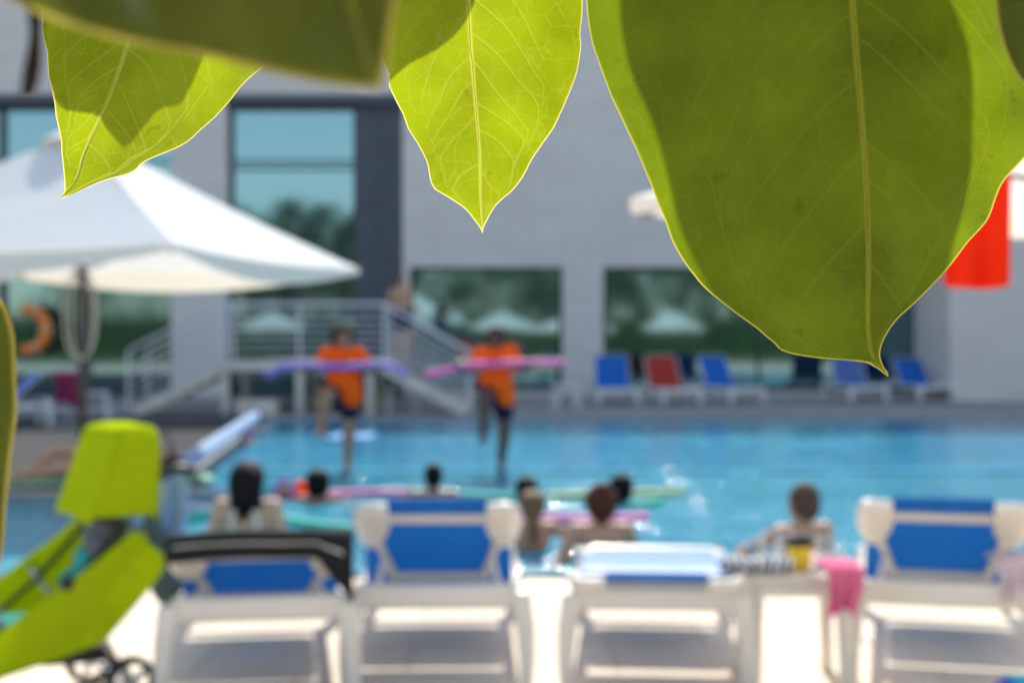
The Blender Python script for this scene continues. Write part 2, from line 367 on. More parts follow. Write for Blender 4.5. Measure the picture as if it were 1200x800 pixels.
for a,b,c_,d in ((-12.3,14.3,NE-.3,NE),(FX-.3,14.3,FE,FE+.3),(14,14.3,NE,FE),(-12.3,CX,CY,CY+.3),(-12.3,-12,NE,CY)):
    mb.box(a,b,c_,d,-.5,.012)
mb.poly([(CX,CY+.3,-.5),(CX-.35,CY+.3,-.5),(FX-.32,FE,-.5),(FX,FE,-.5)],(0,0,.512))
o=mb.build('pool_coping',M['coping'],bevel=.01); o['kind']='structure'
# shallow water as a real rippled sheet near the edge
def ripple(x,y,a=1.0):
    return a*(.016*noise.noise((x*2.1,y*3.3,0))+.010*noise.noise((x*5.3,y*7.7,3))+.0035*noise.noise((x*13,y*17,7)))
def water_sheet(name, x0,x1,y0,y1,nx,ny,m_,amp=1.0,edge=None):
    xs=np.linspace(x0,x1,nx+1)
    def fn(u,v):
        y=y0+(y1-y0)*v; xl=x0 if edge is None else edge(y)
        x=xl+(x1-xl)*u; return Vector((x,y,-.055+ripple(x,y,amp*(1+4.0*max(0,1-abs(y-9.25)/.7)))))
    o=sheet(name,fn,nx,ny,m_,None,0,0); o['kind']='structure'; return o
water_sheet('shallow_water',-12,14,NE,CY,620,150,M['water_near'],1.0)
le=lambda y: CX+(FX-CX)*(y-CY)/(FE-CY)
water_sheet('middle_water',0,14,CY,DV,220,50,M['water_near'],1.0,le)
water_sheet('deep_water',0,14,DV,FE,200,90,M['water_far'],1.0,le)
ow=sheet('overflow_water',lambda u,v:Vector((-12+26*u,8.44+.32*v,.024+.009*1.9*noise.noise((u*260,v*5,0))+.009*noise.noise((u*620,v*9,4))-.01*v)),1100,16,M['water_near'],None,0,0); ow['kind']='structure'
mb=MB(); mb.box(le(DV)+.02,14,DV-.12,DV+.14,-.5,-.035); o=mb.build('pool_divider',M['divider'],bevel=.015); o['kind']='structure'
# ------------------------------------------------------------------ building
S36=F/36
def bx(px): return (px-600)/S36
def bz(py): return H+(400-py)/S36
B=empty('building',(0,36,0),0,'modern grey pool building with dark framed reflective windows behind the pool','building')
def bbox(mb,x0,x1,y0,y1,z0,z1): return mb.box(x0,x1,y0-36,y1-36,z0,z1)
HT=11.8; xr=10.25; xm=bx(472); zt=bz(313)
mb=MB(); bbox(mb,xm,xr,36,36.6,zt,HT); bbox(mb,xm,bx(480),36,36.6,0,zt-.002); bbox(mb,bx(659),bx(707),36,36.6,0,zt-.002); bbox(mb,bx(1089),xr,36,36.6,0,zt-.002)
bbox(mb,bx(480)+.002,bx(659)-.002,36,36.6,0,.14); bbox(mb,bx(707)+.002,bx(1089)-.002,36,36.6,0,.14)
mb.build('wall',M['wall'],B)
mb=MB(); bbox(mb,xr+.003,40,33.3,50,0,HT+.3); mb.build('projecting_wing',M['wall2'],B)
mb=MB(); bbox(mb,-40,xm-.003,35.9,36.5,bz(112),HT); mb.build('upper_wall',M['wall'],B)
mb=MB(); bbox(mb,-40,xm-.003,35.75,36.2,bz(124),bz(112)-.003); mb.build('lintel_beam',M['cladding'],B)
mb=MB(); bbox(mb,bx(204),bx(268),35.7,36.4,0,bz(124)-.003); mb.build('column',M['wall'],B)
mb=MB(); bbox(mb,bx(418),xm-.004,36.05,36.6,0,bz(124)-.003)
for k in range(5): bbox(mb,bx(418)+.02,xm-.03,36.02,36.048,1.2+k*1.25,1.26+k*1.25)
bbox(mb,bx(437),bx(441),36.0,36.02,0,bz(126)); bbox(mb,bx(455),bx(458),36.0,36.02,0,bz(126))
mb.build('dark_clad_bay',M['cladding'],B)
mb=MB(); bbox(mb,-40,40,37.5,50,0,HT-.2); mb.build('rear_wall',M['wall'],B)
mb=MB(); bbox(mb,-40.2,40.2,35.6,50.2,HT+.31,HT+.6); mb.build('roof',M['wall2'],B)
def window(x0,x1,z0,z1,y,vs,hs,fw=.07):
    mb=MB()
    for a,b_ in ((x0,x0+fw),(x1-fw,x1)): mb.box(a,b_,y-36,y-36+.12,z0,z1)
    for a,b_ in ((z0,z0+fw),(z1-fw,z1)): mb.box(x0+fw+.001,x1-fw-.001,y-36+.004,y-36+.116,a,b_)
    for v in vs: mb.box(v-fw*.4,v+fw*.4,y-36+.01,y-36+.11,z0+fw+.001,z1-fw-.001)
    for h in hs: mb.box(x0+fw+.002,x1-fw-.002,y-36+.02,y-36+.10,h-fw*.4,h+fw*.4)
    f=mb.build('window',M['frame'],B,bevel=.006)
    p=MB().box(x0+fw*.5,x1-fw*.5,y-36+.055,y-36+.07,z0+fw*.5,z1-fw*.5).build('pane',M['glass'],f); return f
window(bx(480)+.01,bx(659)-.01,.145,zt-.005,36.14,[],[],.08)
window(bx(707)+.01,bx(1089)-.01,.145,zt-.005,36.14,[bx(890)],[],.10)
window(bx(268)+.01,bx(418)-.01,.02,bz(124)-.01,36.2,[],[bz(188),bz(196),bz(310)],.09)
window(bx(204)-4.4,bx(204)-.01,.02,bz(124)-.01,36.2,[bx(204)-2.2],[bz(188),bz(310),bz(440)],.09)
window(bx(204)-9,bx(204)-4.42,.02,bz(124)-.01,36.2,[bx(204)-6.7],[bz(188),bz(310),bz(440)],.09)
# horseshoe buoy on a hook
rg=empty('horseshoe_buoy',P(38,386,35.6),0,'orange horseshoe life buoy hanging in front of the left glazing','life buoy')
mb=MB(); mb.tube([(.52*math.cos(t)*.85-.1,0,.5*math.sin(t)) for t in np.linspace(-2.0,2.0,18)],[.09]+[.14]*16+[.09],10); mb.build('foam_ring',M['ring'],rg,smooth=True)
mb=MB(); mb.tube([(-.1,0,.45),(-.1,.2,.9)],.02,6); mb.build('hook',M['whitepipe'],rg)
for t in (-1.1,0,1.1): MB().tube([(.44*math.cos(t)-.1+.17*math.cos(t)*math.cos(a),.16*math.sin(a),.5*math.sin(t)+.17*math.sin(t)*math.cos(a)) for a in np.linspace(0,2*PI,10)[:-1]],.02,6,closed=True).build('strap',M['whitepipe'],rg)
# ------------------------------------------------------------------ stairs
st=empty('entrance_stairs',(0,27.4,0),0,'raised concrete landing with stair flights on both sides and steel railings','stairs')
zl=1.0; xa,xb=-5.6,-2.45
mb=MB(); mb.box(xa,xb,0,2.4,zl-.16,zl); mb.box(xa+.2,xb-.2,2.4,8.55,zl-.16,zl-.002); mb.build('landing',M['concrete'],st,bevel=.01)
for s,x0,x1 in ((1,xb,xb+1.55),(-1,xa,xa-1.65)):
    mb=MB()
    for k in range(6):
        t=(k+.5)/6; x=x0+(x1-x0)*t; z=zl*(1-(k+1)/6.5)
        mb.box(x-.15,x+.15,.06,1.5,z-.05,z)
    mb.build('flight',M['concrete'],st,bevel=.006)
    for y in (0,1.52):
        mb=MB(); mb.bar((x0,y,zl-.12),(x1,y,.06),.05,.2); mb.build('stringer',M['concrete'],st)
for x in (xa+.06,-4.1,xb-.3):
    for y in (.1,2.2):
        MB().box(x-.07,x+.07,y-.07,y+.07,0,zl-.162).build('support_post',M['concrete'],st,bevel=.01)
def rail(pts, y):
    zr=1.12
    mb=MB(); mb.tube([(x,y,z+zr) for x,z in pts],.036,8); mb.build('handrail',M['rail'],st,smooth=True)
    for k in range(1,7):
        mb=MB(); mb.tube([(x,y,z+.06+k*(zr-.1)/7) for x,z in pts],.015,6); mb.build('rail_bar',M['rail'],st,smooth=True)
    for i,(x,z) in enumerate(pts):
        MB().box(x-.025,x+.025,y-.02,y+.02,z,z+zr).build('rail_post',M['rail'],st)
rail([(xa-1.8,.1),(xa-.05,zl),(-4.1,zl),(xb-.0,zl),(xb+1.62,.06)],.03)
rail([(xa-1.8,.1),(xa-.05,zl)],1.48); rail([(xb,zl),(xb+1.62,.06)],1.48)
# ------------------------------------------------------------------ umbrellas
def umbrella(loc, R, rim, apex, az, label, name='parasol', group=None, rope=False, valdip=.15, vent=True, base=True):
    u=empty(name,loc,0,label,'parasol',group)
    cor=[Vector((R*math.sin(az+k*PI/2),-R*math.cos(az+k*PI/2),rim)) for k in range(4)]
    top=Vector((0,0,apex))
    bm=bmesh.new(); n=14; m_=14
    for k in range(4):
        A=cor[k];Bc=cor[(k+1)%4]; g=[]
        for j in range(m_+1):
            r=j/m_; row=[]
            for i in range(n+1):
                t=i/n; e=A.lerp(Bc,t); p=top.lerp(e,r)
                p=p.copy(); p.z-= .04*math.sin(PI*t)*r**1.5+ .03*math.sin(PI*r)*R/2 - .012*noise.noise((p.x*3,p.y*3,k))
                inw=.05*math.sin(PI*t)*r; c2=(A+Bc)/2; p.x-=c2.x*inw; p.y-=c2.y*inw
                row.append(bm.verts.new(p))
            g.append(row)
        for j in range(m_):
            for i in range(n): bm.faces.new((g[j][i],g[j+1][i],g[j+1][i+1],g[j][i+1]))
    me=bpy.data.meshes.new('canopy'); bm.to_mesh(me); bm.free(); link('canopy',me,M['canopy'],u,True)
    bm=bmesh.new()
    for k in range(4):
        A=cor[k];Bc=cor[(k+1)%4]; rows=[]
        for j in range(4):
            row=[]
            for i in range(n+1):
                t=i/n; p=A.lerp(Bc,t); p.z-=.04*math.sin(PI*t); inw=.05*math.sin(PI*t); c2=(A+Bc)/2; p.x-=c2.x*inw; p.y-=c2.y*inw
                p.z-= (j/3)*(.06+valdip*math.sin(PI*t)); p.x*=1+.004; p.y*=1.004
                row.append(bm.verts.new(p))
            rows.append(row)
        for j in range(3):
            for i in range(n): bm.faces.new((rows[j][i],rows[j+1][i],rows[j+1][i+1],rows[j][i+1]))
    me=bpy.data.meshes.new('valance'); bm.to_mesh(me); bm.free(); link('valance',me,M['valance'],u,True)
    if vent:
        mb=MB(); 
        mb.lathe([(.42,-.16),(.40,-.15),(.2,-.02),(.05,.07),(.03,.16),(.0,.18)],(0,0,apex+.02),16); mb.build('vent_cap',M['canopy'],u,smooth=True)
    pr=.05 if R>2.5 else .028
    mb=MB(); mb.tube([(0,0,.02),(0,0,apex-.02)],pr,14); mb.build('pole',M['pole'],u,smooth=True)
    for k in range(4):
        mb=MB(); mb.tube([(0,0,apex-.1),cor[k]*.98+Vector((0,0,-.03))],.015,6); mid=Vector((0,0,apex-.02)).lerp(cor[k],.5)
        mb.tube([(0,0,rim-.1),mid+Vector((0,0,-.12))],.012,6); mb.build('rib',M['pole'],u)
    if base:
        mb=MB(); mb.box(-.4,.4,-.4,.4,0,.09); mb.lathe([(.1,.09),(.1,.3),(.07,.32)],(0,0,0),14); mb.build('base',M['concrete'],u,bevel=.015)
    if rope:
        mb=MB(); 
        for ox,w_ in ((.0,.17),(.02,.12)):
            mb.tube([(ox+w_*math.sin(t),-.09+.02*math.sin(3*t),rim-.55-.45*math.cos(t)) for t in np.linspace(-PI,PI,24)],.014,6)
        mb.build('rope',M['rope'],u,smooth=True)
    return u
umbrella(((97-600)/F*14.5,14.5,0),3.07,2.22,3.55,math.radians(30.6),'large white square parasol on a dark pole at the left of the pool',rope=True)
umbrella((2.2,4.75,0),1.95,1.97,2.45,math.radians(62),'white parasol half hidden behind the biggest leaf, red cloth hanging from it',valdip=.03,vent=False)
# ------------------------------------------------------------------ loungers
def lounger(label, ang=32, sling='blue', plast='plastic', group='sun loungers beside the pool', detail=True, w=.66):
    t=empty('sun_lounger',(0,0,0),0,label,'sun lounger',group)
    pl=M[plast]; hw=w/2; Lg=1.74; zs=.378
    mb=MB()
    for s in (-1,1): mb.box(s*hw-.03,s*hw+.03,.06,Lg-.06,zs-.105,zs-.04)
    mb.box(-hw+.0,hw,-.02,.055,zs-.055,zs+.048); mb.box(-hw+.0,hw,Lg-.055,Lg,zs-.11,zs-.04)
    mb.build('frame',pl,t,bevel=.022,seg=4)
    mb=MB(); mb.box(-hw+.032,hw-.032,.50,.59,zs-.10,zs-.045); mb.build('cross_bar',pl,t,bevel=.01)
    for s in (-1,1):
        for y,dy in ((.02,-.03),(Lg-.06,.03)):
            a=Vector((s*(hw+.005),y,zs+.02 if y<.1 else zs-.05)); b_=Vector((s*(hw+.03),y+dy,0))
            mb=MB(); 
            pts=[(a+(b_-a)*q+Vector((s*.012*math.sin(PI*q),0,0))) for q in (0,.35,.7,1)]
            wd=[.052,.046,.038,.032]
            rings=[]
            for p,ww in zip(pts,wd):
                rings.append([mb.bm.verts.new(p+Vector((i*ww*.8,j*ww,0))) for i,j in ((-1,-1),(1,-1),(1,1),(-1,1))])
            for i in range(3):
                for k in range(4): mb.bm.faces.new((rings[i][k],rings[i][(k+1)%4],rings[i+1][(k+1)%4],rings[i+1][k]))
            mb.bm.faces.new(rings[0]); mb.bm.faces.new(rings[-1])
            mb.build('leg',pl,t,bevel=.014,seg=3)
    # seat
    sheet('seat',lambda u,v: Vector(((u-.5)*(w-.05),.74+v*(Lg-.84),zs-.038-.012*math.sin(PI*v)-.01*math.sin(PI*u))),6,10,M[sling],t,.004,1)
    a=math.radians(ang); hinge=Vector((0,.66,zs-.02+(.10 if ang<10 else (-.055 if ang==27 else -.03)))); vd=Vector((0,-math.cos(a),math.sin(a))); nd=Vector((0,-math.sin(a),-math.cos(a))); ux=Vector((1,0,0))
    BP=lambda u,v,n=0: hinge+ux*u+vd*v+nd*n
    BL=.70
    sheet('backrest',lambda u,v: BP((u-.5)*(.665-.05*v),v*.745-.03,.0+.018*math.sin(PI*v)+.006*math.sin(PI*u)),6,10,M[sling],t,.004,1)
    mb=MB()
    if detail:
        for s in (-1,1):
            # padded corner block
            out_=[(.33,.50),(.345,.60),(.345,.70),(.325,.745),(.28,.755),(.20,.75),(.195,.66),(.20,.57),(.225,.49),(.25,.43),(.30,.425)]
            mb.poly([BP(s*x,v,.016) for x,v in out_],nd*.045)
            mb.obox(BP(s*.232,.33,.034),(BP(s*.262,.50)-BP(s*.20,.12)).cross(nd).normalized(),(BP(s*.262,.50)-BP(s*.20,.12)).normalized(),nd,.017,.215,.016)
        mb.obox(BP(0,.645,.034),ux,vd,nd,.215,.026,.014)
        mb.obox(BP(0,.115,.034),ux,vd,nd,.225,.026,.016)
        mb.build('backrest_frame',pl,t,bevel=.012,seg=4)
        mb=MB()
        mb.obox(BP(0,.735,.012),ux,vd,nd,.20,.014,.02); mb.build('top_hem',M[sling],t,bevel=.01)
        for s in (-1,1):
            MB().bar(BP(s*.225,.34,.05),(s*.26,.30 if ang>20 else .45,zs-.02),.02,.02).build('prop',pl,t)
    else:
        for s in (-1,1): mb.obox(BP(s*.325,BL/2,.0),ux,vd,nd,.010,BL/2,.012)
        mb.obox(BP(0,BL+.05,.0),ux,vd,nd,.3,.008,.012)
        mb.build('backrest_frame',pl,t,bevel=.01)
    return t,BP
def place(t,px_mid,D,rz=0):
    t.location=((px_mid-600)/F*D,D,0); t.rotation_euler.z=rz
l1,BP1=lounger('blue sun lounger with a black towel over its half raised back',27); place(l1,303,5.47,math.radians(9))
l2,BP2=lounger('blue sun lounger with an upright back next to the towel covered one',35.5); place(l2,512,5.72,math.radians(2))
l3,BP3=lounger('sun lounger lying almost flat, its pale sling facing the sky',2,'blue'); place(l3,769,5.68,math.radians(-5))
l4,BP4=lounger('blue sun lounger with a raised back beside the pink towel',35.5); place(l4,1106,5.76,math.radians(-15))
l5,_=lounger('white sun lounger under a multicolour striped towel at the bottom edge',2); l5.location=(1.72,2.31,0); l5.rotation_euler.z=0
# ------------------------------------------------------------------ towels and small things
def tow1(u,v):
    x=(u-.5)*.70; s=v*.46                      # over the top edge of the first lounger's back
    sag=.06*u
    d=s-.19
    if d<0: p=BP1(x,.745+d,-.028-.006*noise.noise((x*9,s*9,1)))
    else:
        q=min(1,d/.06); base=BP1(x,.76,-.02); hang=(d)*(.36+ .20*max(0,(u-.82)/.18)*3.6)
        p=base+Vector((0,-.045*math.sin(q*PI/2)-.01*noise.noise((x*7,d*12,4)),-hang+.025*math.sin(q*PI)*.6))
    p.z+=.008*math.sin(u*5)+.022*u-.01
    if u>.9: p.x+=.012
    return Vector(p)
o=sheet('towel',tow1,28,20,M['blacktowel'],None,.014,1); o.location=l1.location; o.rotation_euler.z=l1.rotation_euler.z
tag(o,'black towel with a pale stripe draped over the low back of the first lounger','towel')
def stripe1(u,v):
    p=tow1(.04+u*.90,.60+.02*math.sin(u*3)+v*.035); return p+Vector((0,-.013,0))
o2=sheet('stripe',stripe1,28,1,M['whitepipe'],o,.003,0)
# striped towel on near lounger
o=sheet('towel',lambda u,v: Vector(((u-.5)*.78,v*1.75-.02,.425+.012*math.sin(u*9)*math.sin(v*8)-(.10*max(0,abs(u-.5)-.42)/.08))),24,16,M['stripes'],None,.012,1)
o.location=(1.72,2.34,0.012); tag(o,'multicolour striped towel in teal, green and blue at the bottom edge','towel')
# table
tb=empty('side_table',P(928,400,5.9)+Vector((0,0,-H)),0,'white plastic side table crowded with cups and a patterned bag','table')
mb=MB(); mb.box(-.21,.21,-.2,.2,.43,.46); mb.build('table_top',M['plastic'],tb,bevel=.014)
for sx in (-1,1):
    for sy in (-1,1):
        mb=MB(); mb.bar((sx*.17,sy*.16,.43),(sx*.185,sy*.175,0),.045,.045); mb.build('leg',M['plastic'],tb,bevel=.01)
for ya in (-.18,.15): MB().box(-.17,.17,ya,ya+.03,.37,.428).build('apron',M['plastic'],tb,bevel=.006)
tx,ty=tb.location.x,tb.location.y
def atT(px,dy=0): return (px-600)/F*(ty+dy)
def cupp(px,dy,h,r,label):
    x=atT(px,dy); c=empty('drinking_cup',(x,ty+dy,.461),0,label,'cup','clear cups on the side table')
    MB().lathe([(r*.72,0),(r*.74,.003),(r,h),(r*1.04,h+.002),(r*1.0,h+.004),(r*.93,h-.002),(r*.66,.006),(0,.006)],(0,0,0),20).build('cup_body',M['clear'],c,smooth=True)
    MB().tube([(.01,0,.01),(r*.8,0,h+.05)],.003,6).build('straw',M['whitefoam'],c); return c
cupp(886,.02,.11,.034,'clear cup at the left edge of the side table')
cupp(903,-.08,.10,.034,'clear cup just left of the yellow tumbler')
cupp(920,.10,.12,.034,'clear cup standing behind the yellow tumbler')
cupp(966,.02,.12,.034,'clear cup right of the yellow tumbler')
cupp(979,-.09,.09,.032,'short clear cup at the right corner of the side table')
tm=empty('tumbler',(atT(937,-.03),ty-.03,.461),0,'yellow tumbler with a black lid on the side table','tumbler')
MB().lathe([(.038,0),(.043,.01),(.050,.085),(.050,.1)],(0,0,0),24).build('tumbler_body',M['yellow'],tm,smooth=True)
MB().lathe([(.053,.098),(.053,.125),(.045,.14),(.012,.142),(.012,.15),(0,.15)],(0,0,0),24).build('lid',M['black'],tm,smooth=True)
# patterned bag
mb=MB(); 
for i in range(7): mb.ball((-.13+i*.038,-.0+.012*math.sin(i*2.1),.035),(.045,.055,.036+.006*math.sin(i*1.7)))
o=link('cosmetic_bag',remeshed(mb,'cosmetic_bag',.008,4),M['zebra'],None,True); o.location=(atT(893,-.16),ty-.13,.459)
tag(o,'black and white patterned soft bag lying on the front of the side table','bag')
# towels by the table
def hang(u,v,w_,drop,fold=.02,seed=0):
    x=(u-.5)*w_; 
    if v<.3: return Vector((x+.01*noise.noise((u*4,v*3,seed)),-.0+(.3-v)*.5,.0+.012*noise.noise((u*6,v*6,seed))))
    d=(v-.3)/.7; nar=1-.25*d
    return Vector((x*nar+.01*math.sin(d*5),-.015-fold*math.sin(u*16+seed)*d-.01*d,-drop*d*(1+.12*math.sin(u*5+seed))))
o=sheet('towel',lambda u,v:hang(u,v,.15,.19,.025,2),20,18,M['pinkcloth'],None,.012,1); o.location=((990-600)/F*5.58,5.60,.515)
tag(o,'bright pink towel hanging between the side table and the right lounger','towel')
o=sheet('towel',lambda u,v:hang(u,v,.15,.07,.02,5),20,18,M['palepink'],None,.012,1); o.location=((972-600)/F*5.86,5.86,.505)
tag(o,'pale pink and white towel bunched on the corner of the side table','towel')
o=sheet('towel',lambda u,v:hang(u,v,.16,.16,.025,8),20,18,M['palepink'],None,.014,1); o.location=((1192-600)/F*5.70,5.70,.53)
tag(o,'whitish towel draped at the right side of the right lounger','towel')
o=sheet('sandal_strap',lambda u,v:Vector(((u-.5)*.08,(v-.5)*.02,.03+.03*math.sin(PI*u))),8,3,M['pinkcloth'],None,.01,1); o.location=((1012-600)/F*6.4,6.4,0)
tag(o,'small pink sandal under the right lounger','sandal')
# red cloth from the right parasol
o=sheet('hanging_towel',lambda u,v:Vector(((u-.5)*.205,.018*math.sin(u*14)*(.3+v)-.01,-.335*v-.012*math.sin(PI*u)*v)),18,16,M['red'],None,.008,1)
o.location=P(1145,205,4.30); tag(o,'bright red towel hanging from the parasol beside the biggest leaf','towel')

# ------------------------------------------------------------------ stroller
fa=math.radians(214.8)
S=empty('stroller',(-1.45,5.72,0),fa,'lime green pushchair with a hood, stuffed with towels','stroller')
def wheel(x,y,r=.085):
    m_=MB(); m_.tube([(x+r*.86*math.cos(t),y,r+r*.86*math.sin(t)) for t in np.linspace(0,2*PI,25)[:-1]],.014,8,closed=True)
    wv=m_.build('wheel',M['black'],S,smooth=True)
    h=MB(); h.lathe([(.02,-.018),(.026,0),(.02,.018)],(x,y,r),12,Matrix.Rotation(PI/2,3,'X'))
    for k in range(5):
        t=2*PI*k/5; h.bar((x,y,r),(x+r*.8*math.cos(t),y,r+r*.8*math.sin(t)),.012,.012,Vector((0,1,0)))
    h.build('rim',M['steel'],wv)
for y in (-.24,.24):
    wheel(.17,y+.02,.10); wheel(.17,y-.02,.10); wheel(.72,y*.85+.02); wheel(.72,y*.85-.02)
for y in (-.22,.22):
    MB().tube([(.17,y,.10),(.30,y*.98,.33),(.42,y*.95,.50)],.011,8).build('rear_leg',M['steel'],S,smooth=True)
    MB().tube([(.72,y*.85,.09),(.55,y*.85,.34),(.40,y*.85,.46),(.12,y*.85,.76),(.03,y*.9,.88),(-.03,y,.90)],.011,8).build('side_tube',M['black'],S,smooth=True)
    MB().tube([(.04,y*.92,.88),(-.02,y,.905),(-.09,y,.895)],.021,10).build('hand_grip',M['black'],S,smooth=True)
    MB().ball((.41,y*1.02,.50),(.03,.016,.03)).build('hinge',M['black'],S,smooth=True)
MB().tube([(.17,-.22,.10),(.17,.22,.10)],.01,8).build('axle',M['steel'],S)
MB().tube([(.70,-.19,.13),(.70,.19,.13)],.01,8).build('axle',M['steel'],S)
# seat fabric: back + base
prof=[(.08,.66),(.13,.55),(.19,.42),(.27,.30),(.42,.29),(.56,.29),(.66,.22),(.72,.14)]
def seatf(u,v):
    t=v*(len(prof)-1); i=min(int(t),len(prof)-2); f=t-i
    x=prof[i][0]*(1-f)+prof[i+1][0]*f; z=prof[i][1]*(1-f)+prof[i+1][1]*f
    return Vector((x,(u-.5)*.40,z-.02*math.sin(PI*u)))
sheet('seat',seatf,6,21,M['stroller'],S,.006,1)
for sgn in (-1,1):
    outl=[(.02,.56),(.08,.61),(.15,.68),(.32,.555),(.5,.44),(.66,.34),(.80,.25),(.84,.18),(.78,.12),(.64,.175),(.45,.215),(.27,.265),(.12,.42),(.04,.51)]
    mb=MB(); mb.poly([(x,sgn*(.215+.012*math.sin(x*9)),z+(.06 if sgn<0 else 0)) for x,z in outl],(0,sgn*.012,0)); mb.build('side_panel',M['stroller'],S,bevel=.004)
# hood
hp=[(.055,.72),(.045,.90),(.045,1.055),(.07,1.072),(.19,1.066),(.215,1.035),(.275,.85),(.325,.725)]
def hood(u,v):
    t=v*(len(hp)-1); i=min(int(t),len(hp)-2); f=t-i
    x=hp[i][0]*(1-f)+hp[i+1][0]*f; z=hp[i][1]*(1-f)+hp[i+1][1]*f
    e=abs(2*u-1); drop=.035*max(0,(e-.8)/.2)**2
    return Vector((x+.03*math.sin(PI*u)*v,(u-.5)*.43,z-drop+.006*math.sin(PI*u)-.006*noise.noise((u*6,v*5,0))))
sheet('hood',hood,14,18,M['stroller'],S,.008,1)
for sgn in (-1,1):
    mb=MB(); mb.poly([(x,sgn*.212,z-.01) for x,z in [(.06,.74),(.052,.90),(.054,1.045),(.075,1.062),(.185,1.056),(.205,1.025),(.265,.84),(.312,.745)]],(0,sgn*.005,0)); mb.build('hood_side',M['stroller'],S)
MB().tube([(.07,-.20,.66),(.30,-.205,.725),(.325,0,.74),(.30,.205,.725),(.07,.20,.66)],.010,6).build('hood_hoop',M['black'],S,smooth=True)
# basket
mb=MB(); mb.poly([(.22,-.15,.17),(.48,-.14,.18),(.46,-.14,.22),(.24,-.15,.24)],(0,.29,0)); mb.build('basket',M['black'],S,bevel=.01)
Rz=Matrix.Rotation(fa,3,'Z'); SW=lambda v: Rz@Vector(v)+Vector(S.location)
# towel in the seat
def blob(name,pts,m_,label,cat,loc,vox=.010):
    mb=MB()
    for c,r in pts: mb.ball(c,r)
    me=remeshed(mb,name,vox,5)
    for v in me.vertices: v.co+=v.normal*(.012*noise.noise(v.co*14)+.005*noise.noise(v.co*40))
    o=link(name,me,m_,None,True); o.location=loc; o.rotation_euler.z=fa; return tag(o,label,cat)
blob('towel',[((0,0,0),(.13,.11,.06)),((-.10,.03,.05),(.09,.10,.06)),((-.15,-.02,.13),(.05,.09,.07)),((-.19,.0,.22),(.04,.06,.07)),((.09,-.04,-.0),(.08,.09,.05))],M['teal'],'teal towel bundled on the seat of the green pushchair','towel',SW((.48,.05,.32)))
blob('folded_clothes',[((0,0,0),(.08,.12,.05)),((.07,.03,-.03),(.07,.10,.04)),((-.02,-.06,.03),(.06,.08,.04))],M['greycloth'],'dark grey clothes at the foot of the pushchair seat','clothes',SW((.66,0,.33)))
blob('towel',[((0,0,0),(.08,.13,.07)),((.05,.06,-.05),(.06,.08,.06)),((.0,-.08,-.03),(.06,.07,.07))],M['greycloth'],'grey and blue cloth stuffed under the pushchair hood','towel',SW((.19,0,.66)))
# towel and net bag at handle
def ht(u,v):
    return Vector(((u-.5)*.13*(1+.3*v)+.012*math.sin(v*6),.02*math.sin(u*12+v*2),-.45*v))
o=sheet('towel',ht,12,14,M['lightblue'],None,.016,1); g=SW((-.11,-.0,1.02)); 
o.location=((197-600)/F*5.95,5.95,.87); tag(o,'pale blue towel hanging from the pushchair handle','towel')
MB().tube([(0,0,0),(.02,.0,.10),(-.03,0,.17)],.008,6).build('loop',M['black'],o)
blob('net_bag',[((0,0,0),(.07,.06,.13)),((-.03,0,-.10),(.07,.06,.10)),((.03,.0,.12),(.04,.04,.12))],M['bagmesh'],'dark grey net bag hanging behind the pushchair','bag',((187-600)/F*5.9,5.9,.50))

# ------------------------------------------------------------------ pool cover roller
rl=empty('cover_roller',(0,0,0),0,'long pale blue pool cover roller lying along the left pool edge','cover roller')
a=P(206,551,12.9); b_=P(300,486,22.0); rl.location=(a.x,a.y,0)
A=Vector((0,0,a.z)); Bv=Vector((b_.x-a.x,b_.y-a.y,b_.z)); A.z=max(A.z,.22); Bv.z=.25
mb=MB(); mb.tube([A.lerp(Bv,t) for t in np.linspace(.01,.99,30)],[.085+.006*math.sin(i*1.7) for i in range(30)],16); mb.build('rolled_cover',M['lightblue'],rl,smooth=True)
for q,e in ((A,-1),(Bv,1)):
    d=(Bv-A).normalized()
    mb=MB(); mb.tube([q-d*.03*1,q+d*.03],[.12,.12],18); mb.build('end_wheel',M['black'],rl,smooth=True)
    mb=MB(); mb.bar((q.x-.2,q.y,0.02),(q.x+.2,q.y,.02),.05,.04); mb.bar((q.x-.18,q.y,.02),q,.03,.03); mb.bar((q.x+.18,q.y,.02),q,.03,.03); mb.build('stand',M['steel'],rl)

# ------------------------------------------------------------------ people
def hand(mb, w_, d, n, curl=.6, sc_=1.0, thumb=1):
    """palm from wrist w_ along d; fingers bend towards n"""
    w_=Vector(w_); d=Vector(d).normalized(); n=Vector(n); n=(n-d*n.dot(d)).normalized(); s=d.cross(n)
    mb.caps(w_,.022*sc_,w_+d*.05*sc_,.026*sc_)
    for i,(o_,l) in enumerate(((-.030,.062),(-.010,.070),(.010,.066),(.028,.052))):
        p=w_+d*.07*sc_+s*o_*sc_; q=p+(d*math.cos(curl)+n*math.sin(curl))*l*.5*sc_; r=q+(d*math.cos(curl*2)+n*math.sin(curl*2))*l*.5*sc_
        mb.caps(w_+d*.03*sc_+s*o_*.8*sc_,.012*sc_,p,.0105*sc_,6); mb.caps(p,.0105*sc_,q,.0095*sc_,6); mb.caps(q,.0095*sc_,r,.008*sc_,6)
    p=w_+d*.02*sc_-s*.03*sc_*thumb; q=p+(d*.6-s*.6*thumb+n*.4).normalized()*.035*sc_; r=q+(d*.7+n*.6).normalized()*.03*sc_
    mb.caps(w_+d*.012*sc_,.016*sc_,p,.013*sc_,6); mb.caps(p,.013*sc_,q,.0115*sc_,6); mb.caps(q,.0115*sc_,r,.009*sc_,6)
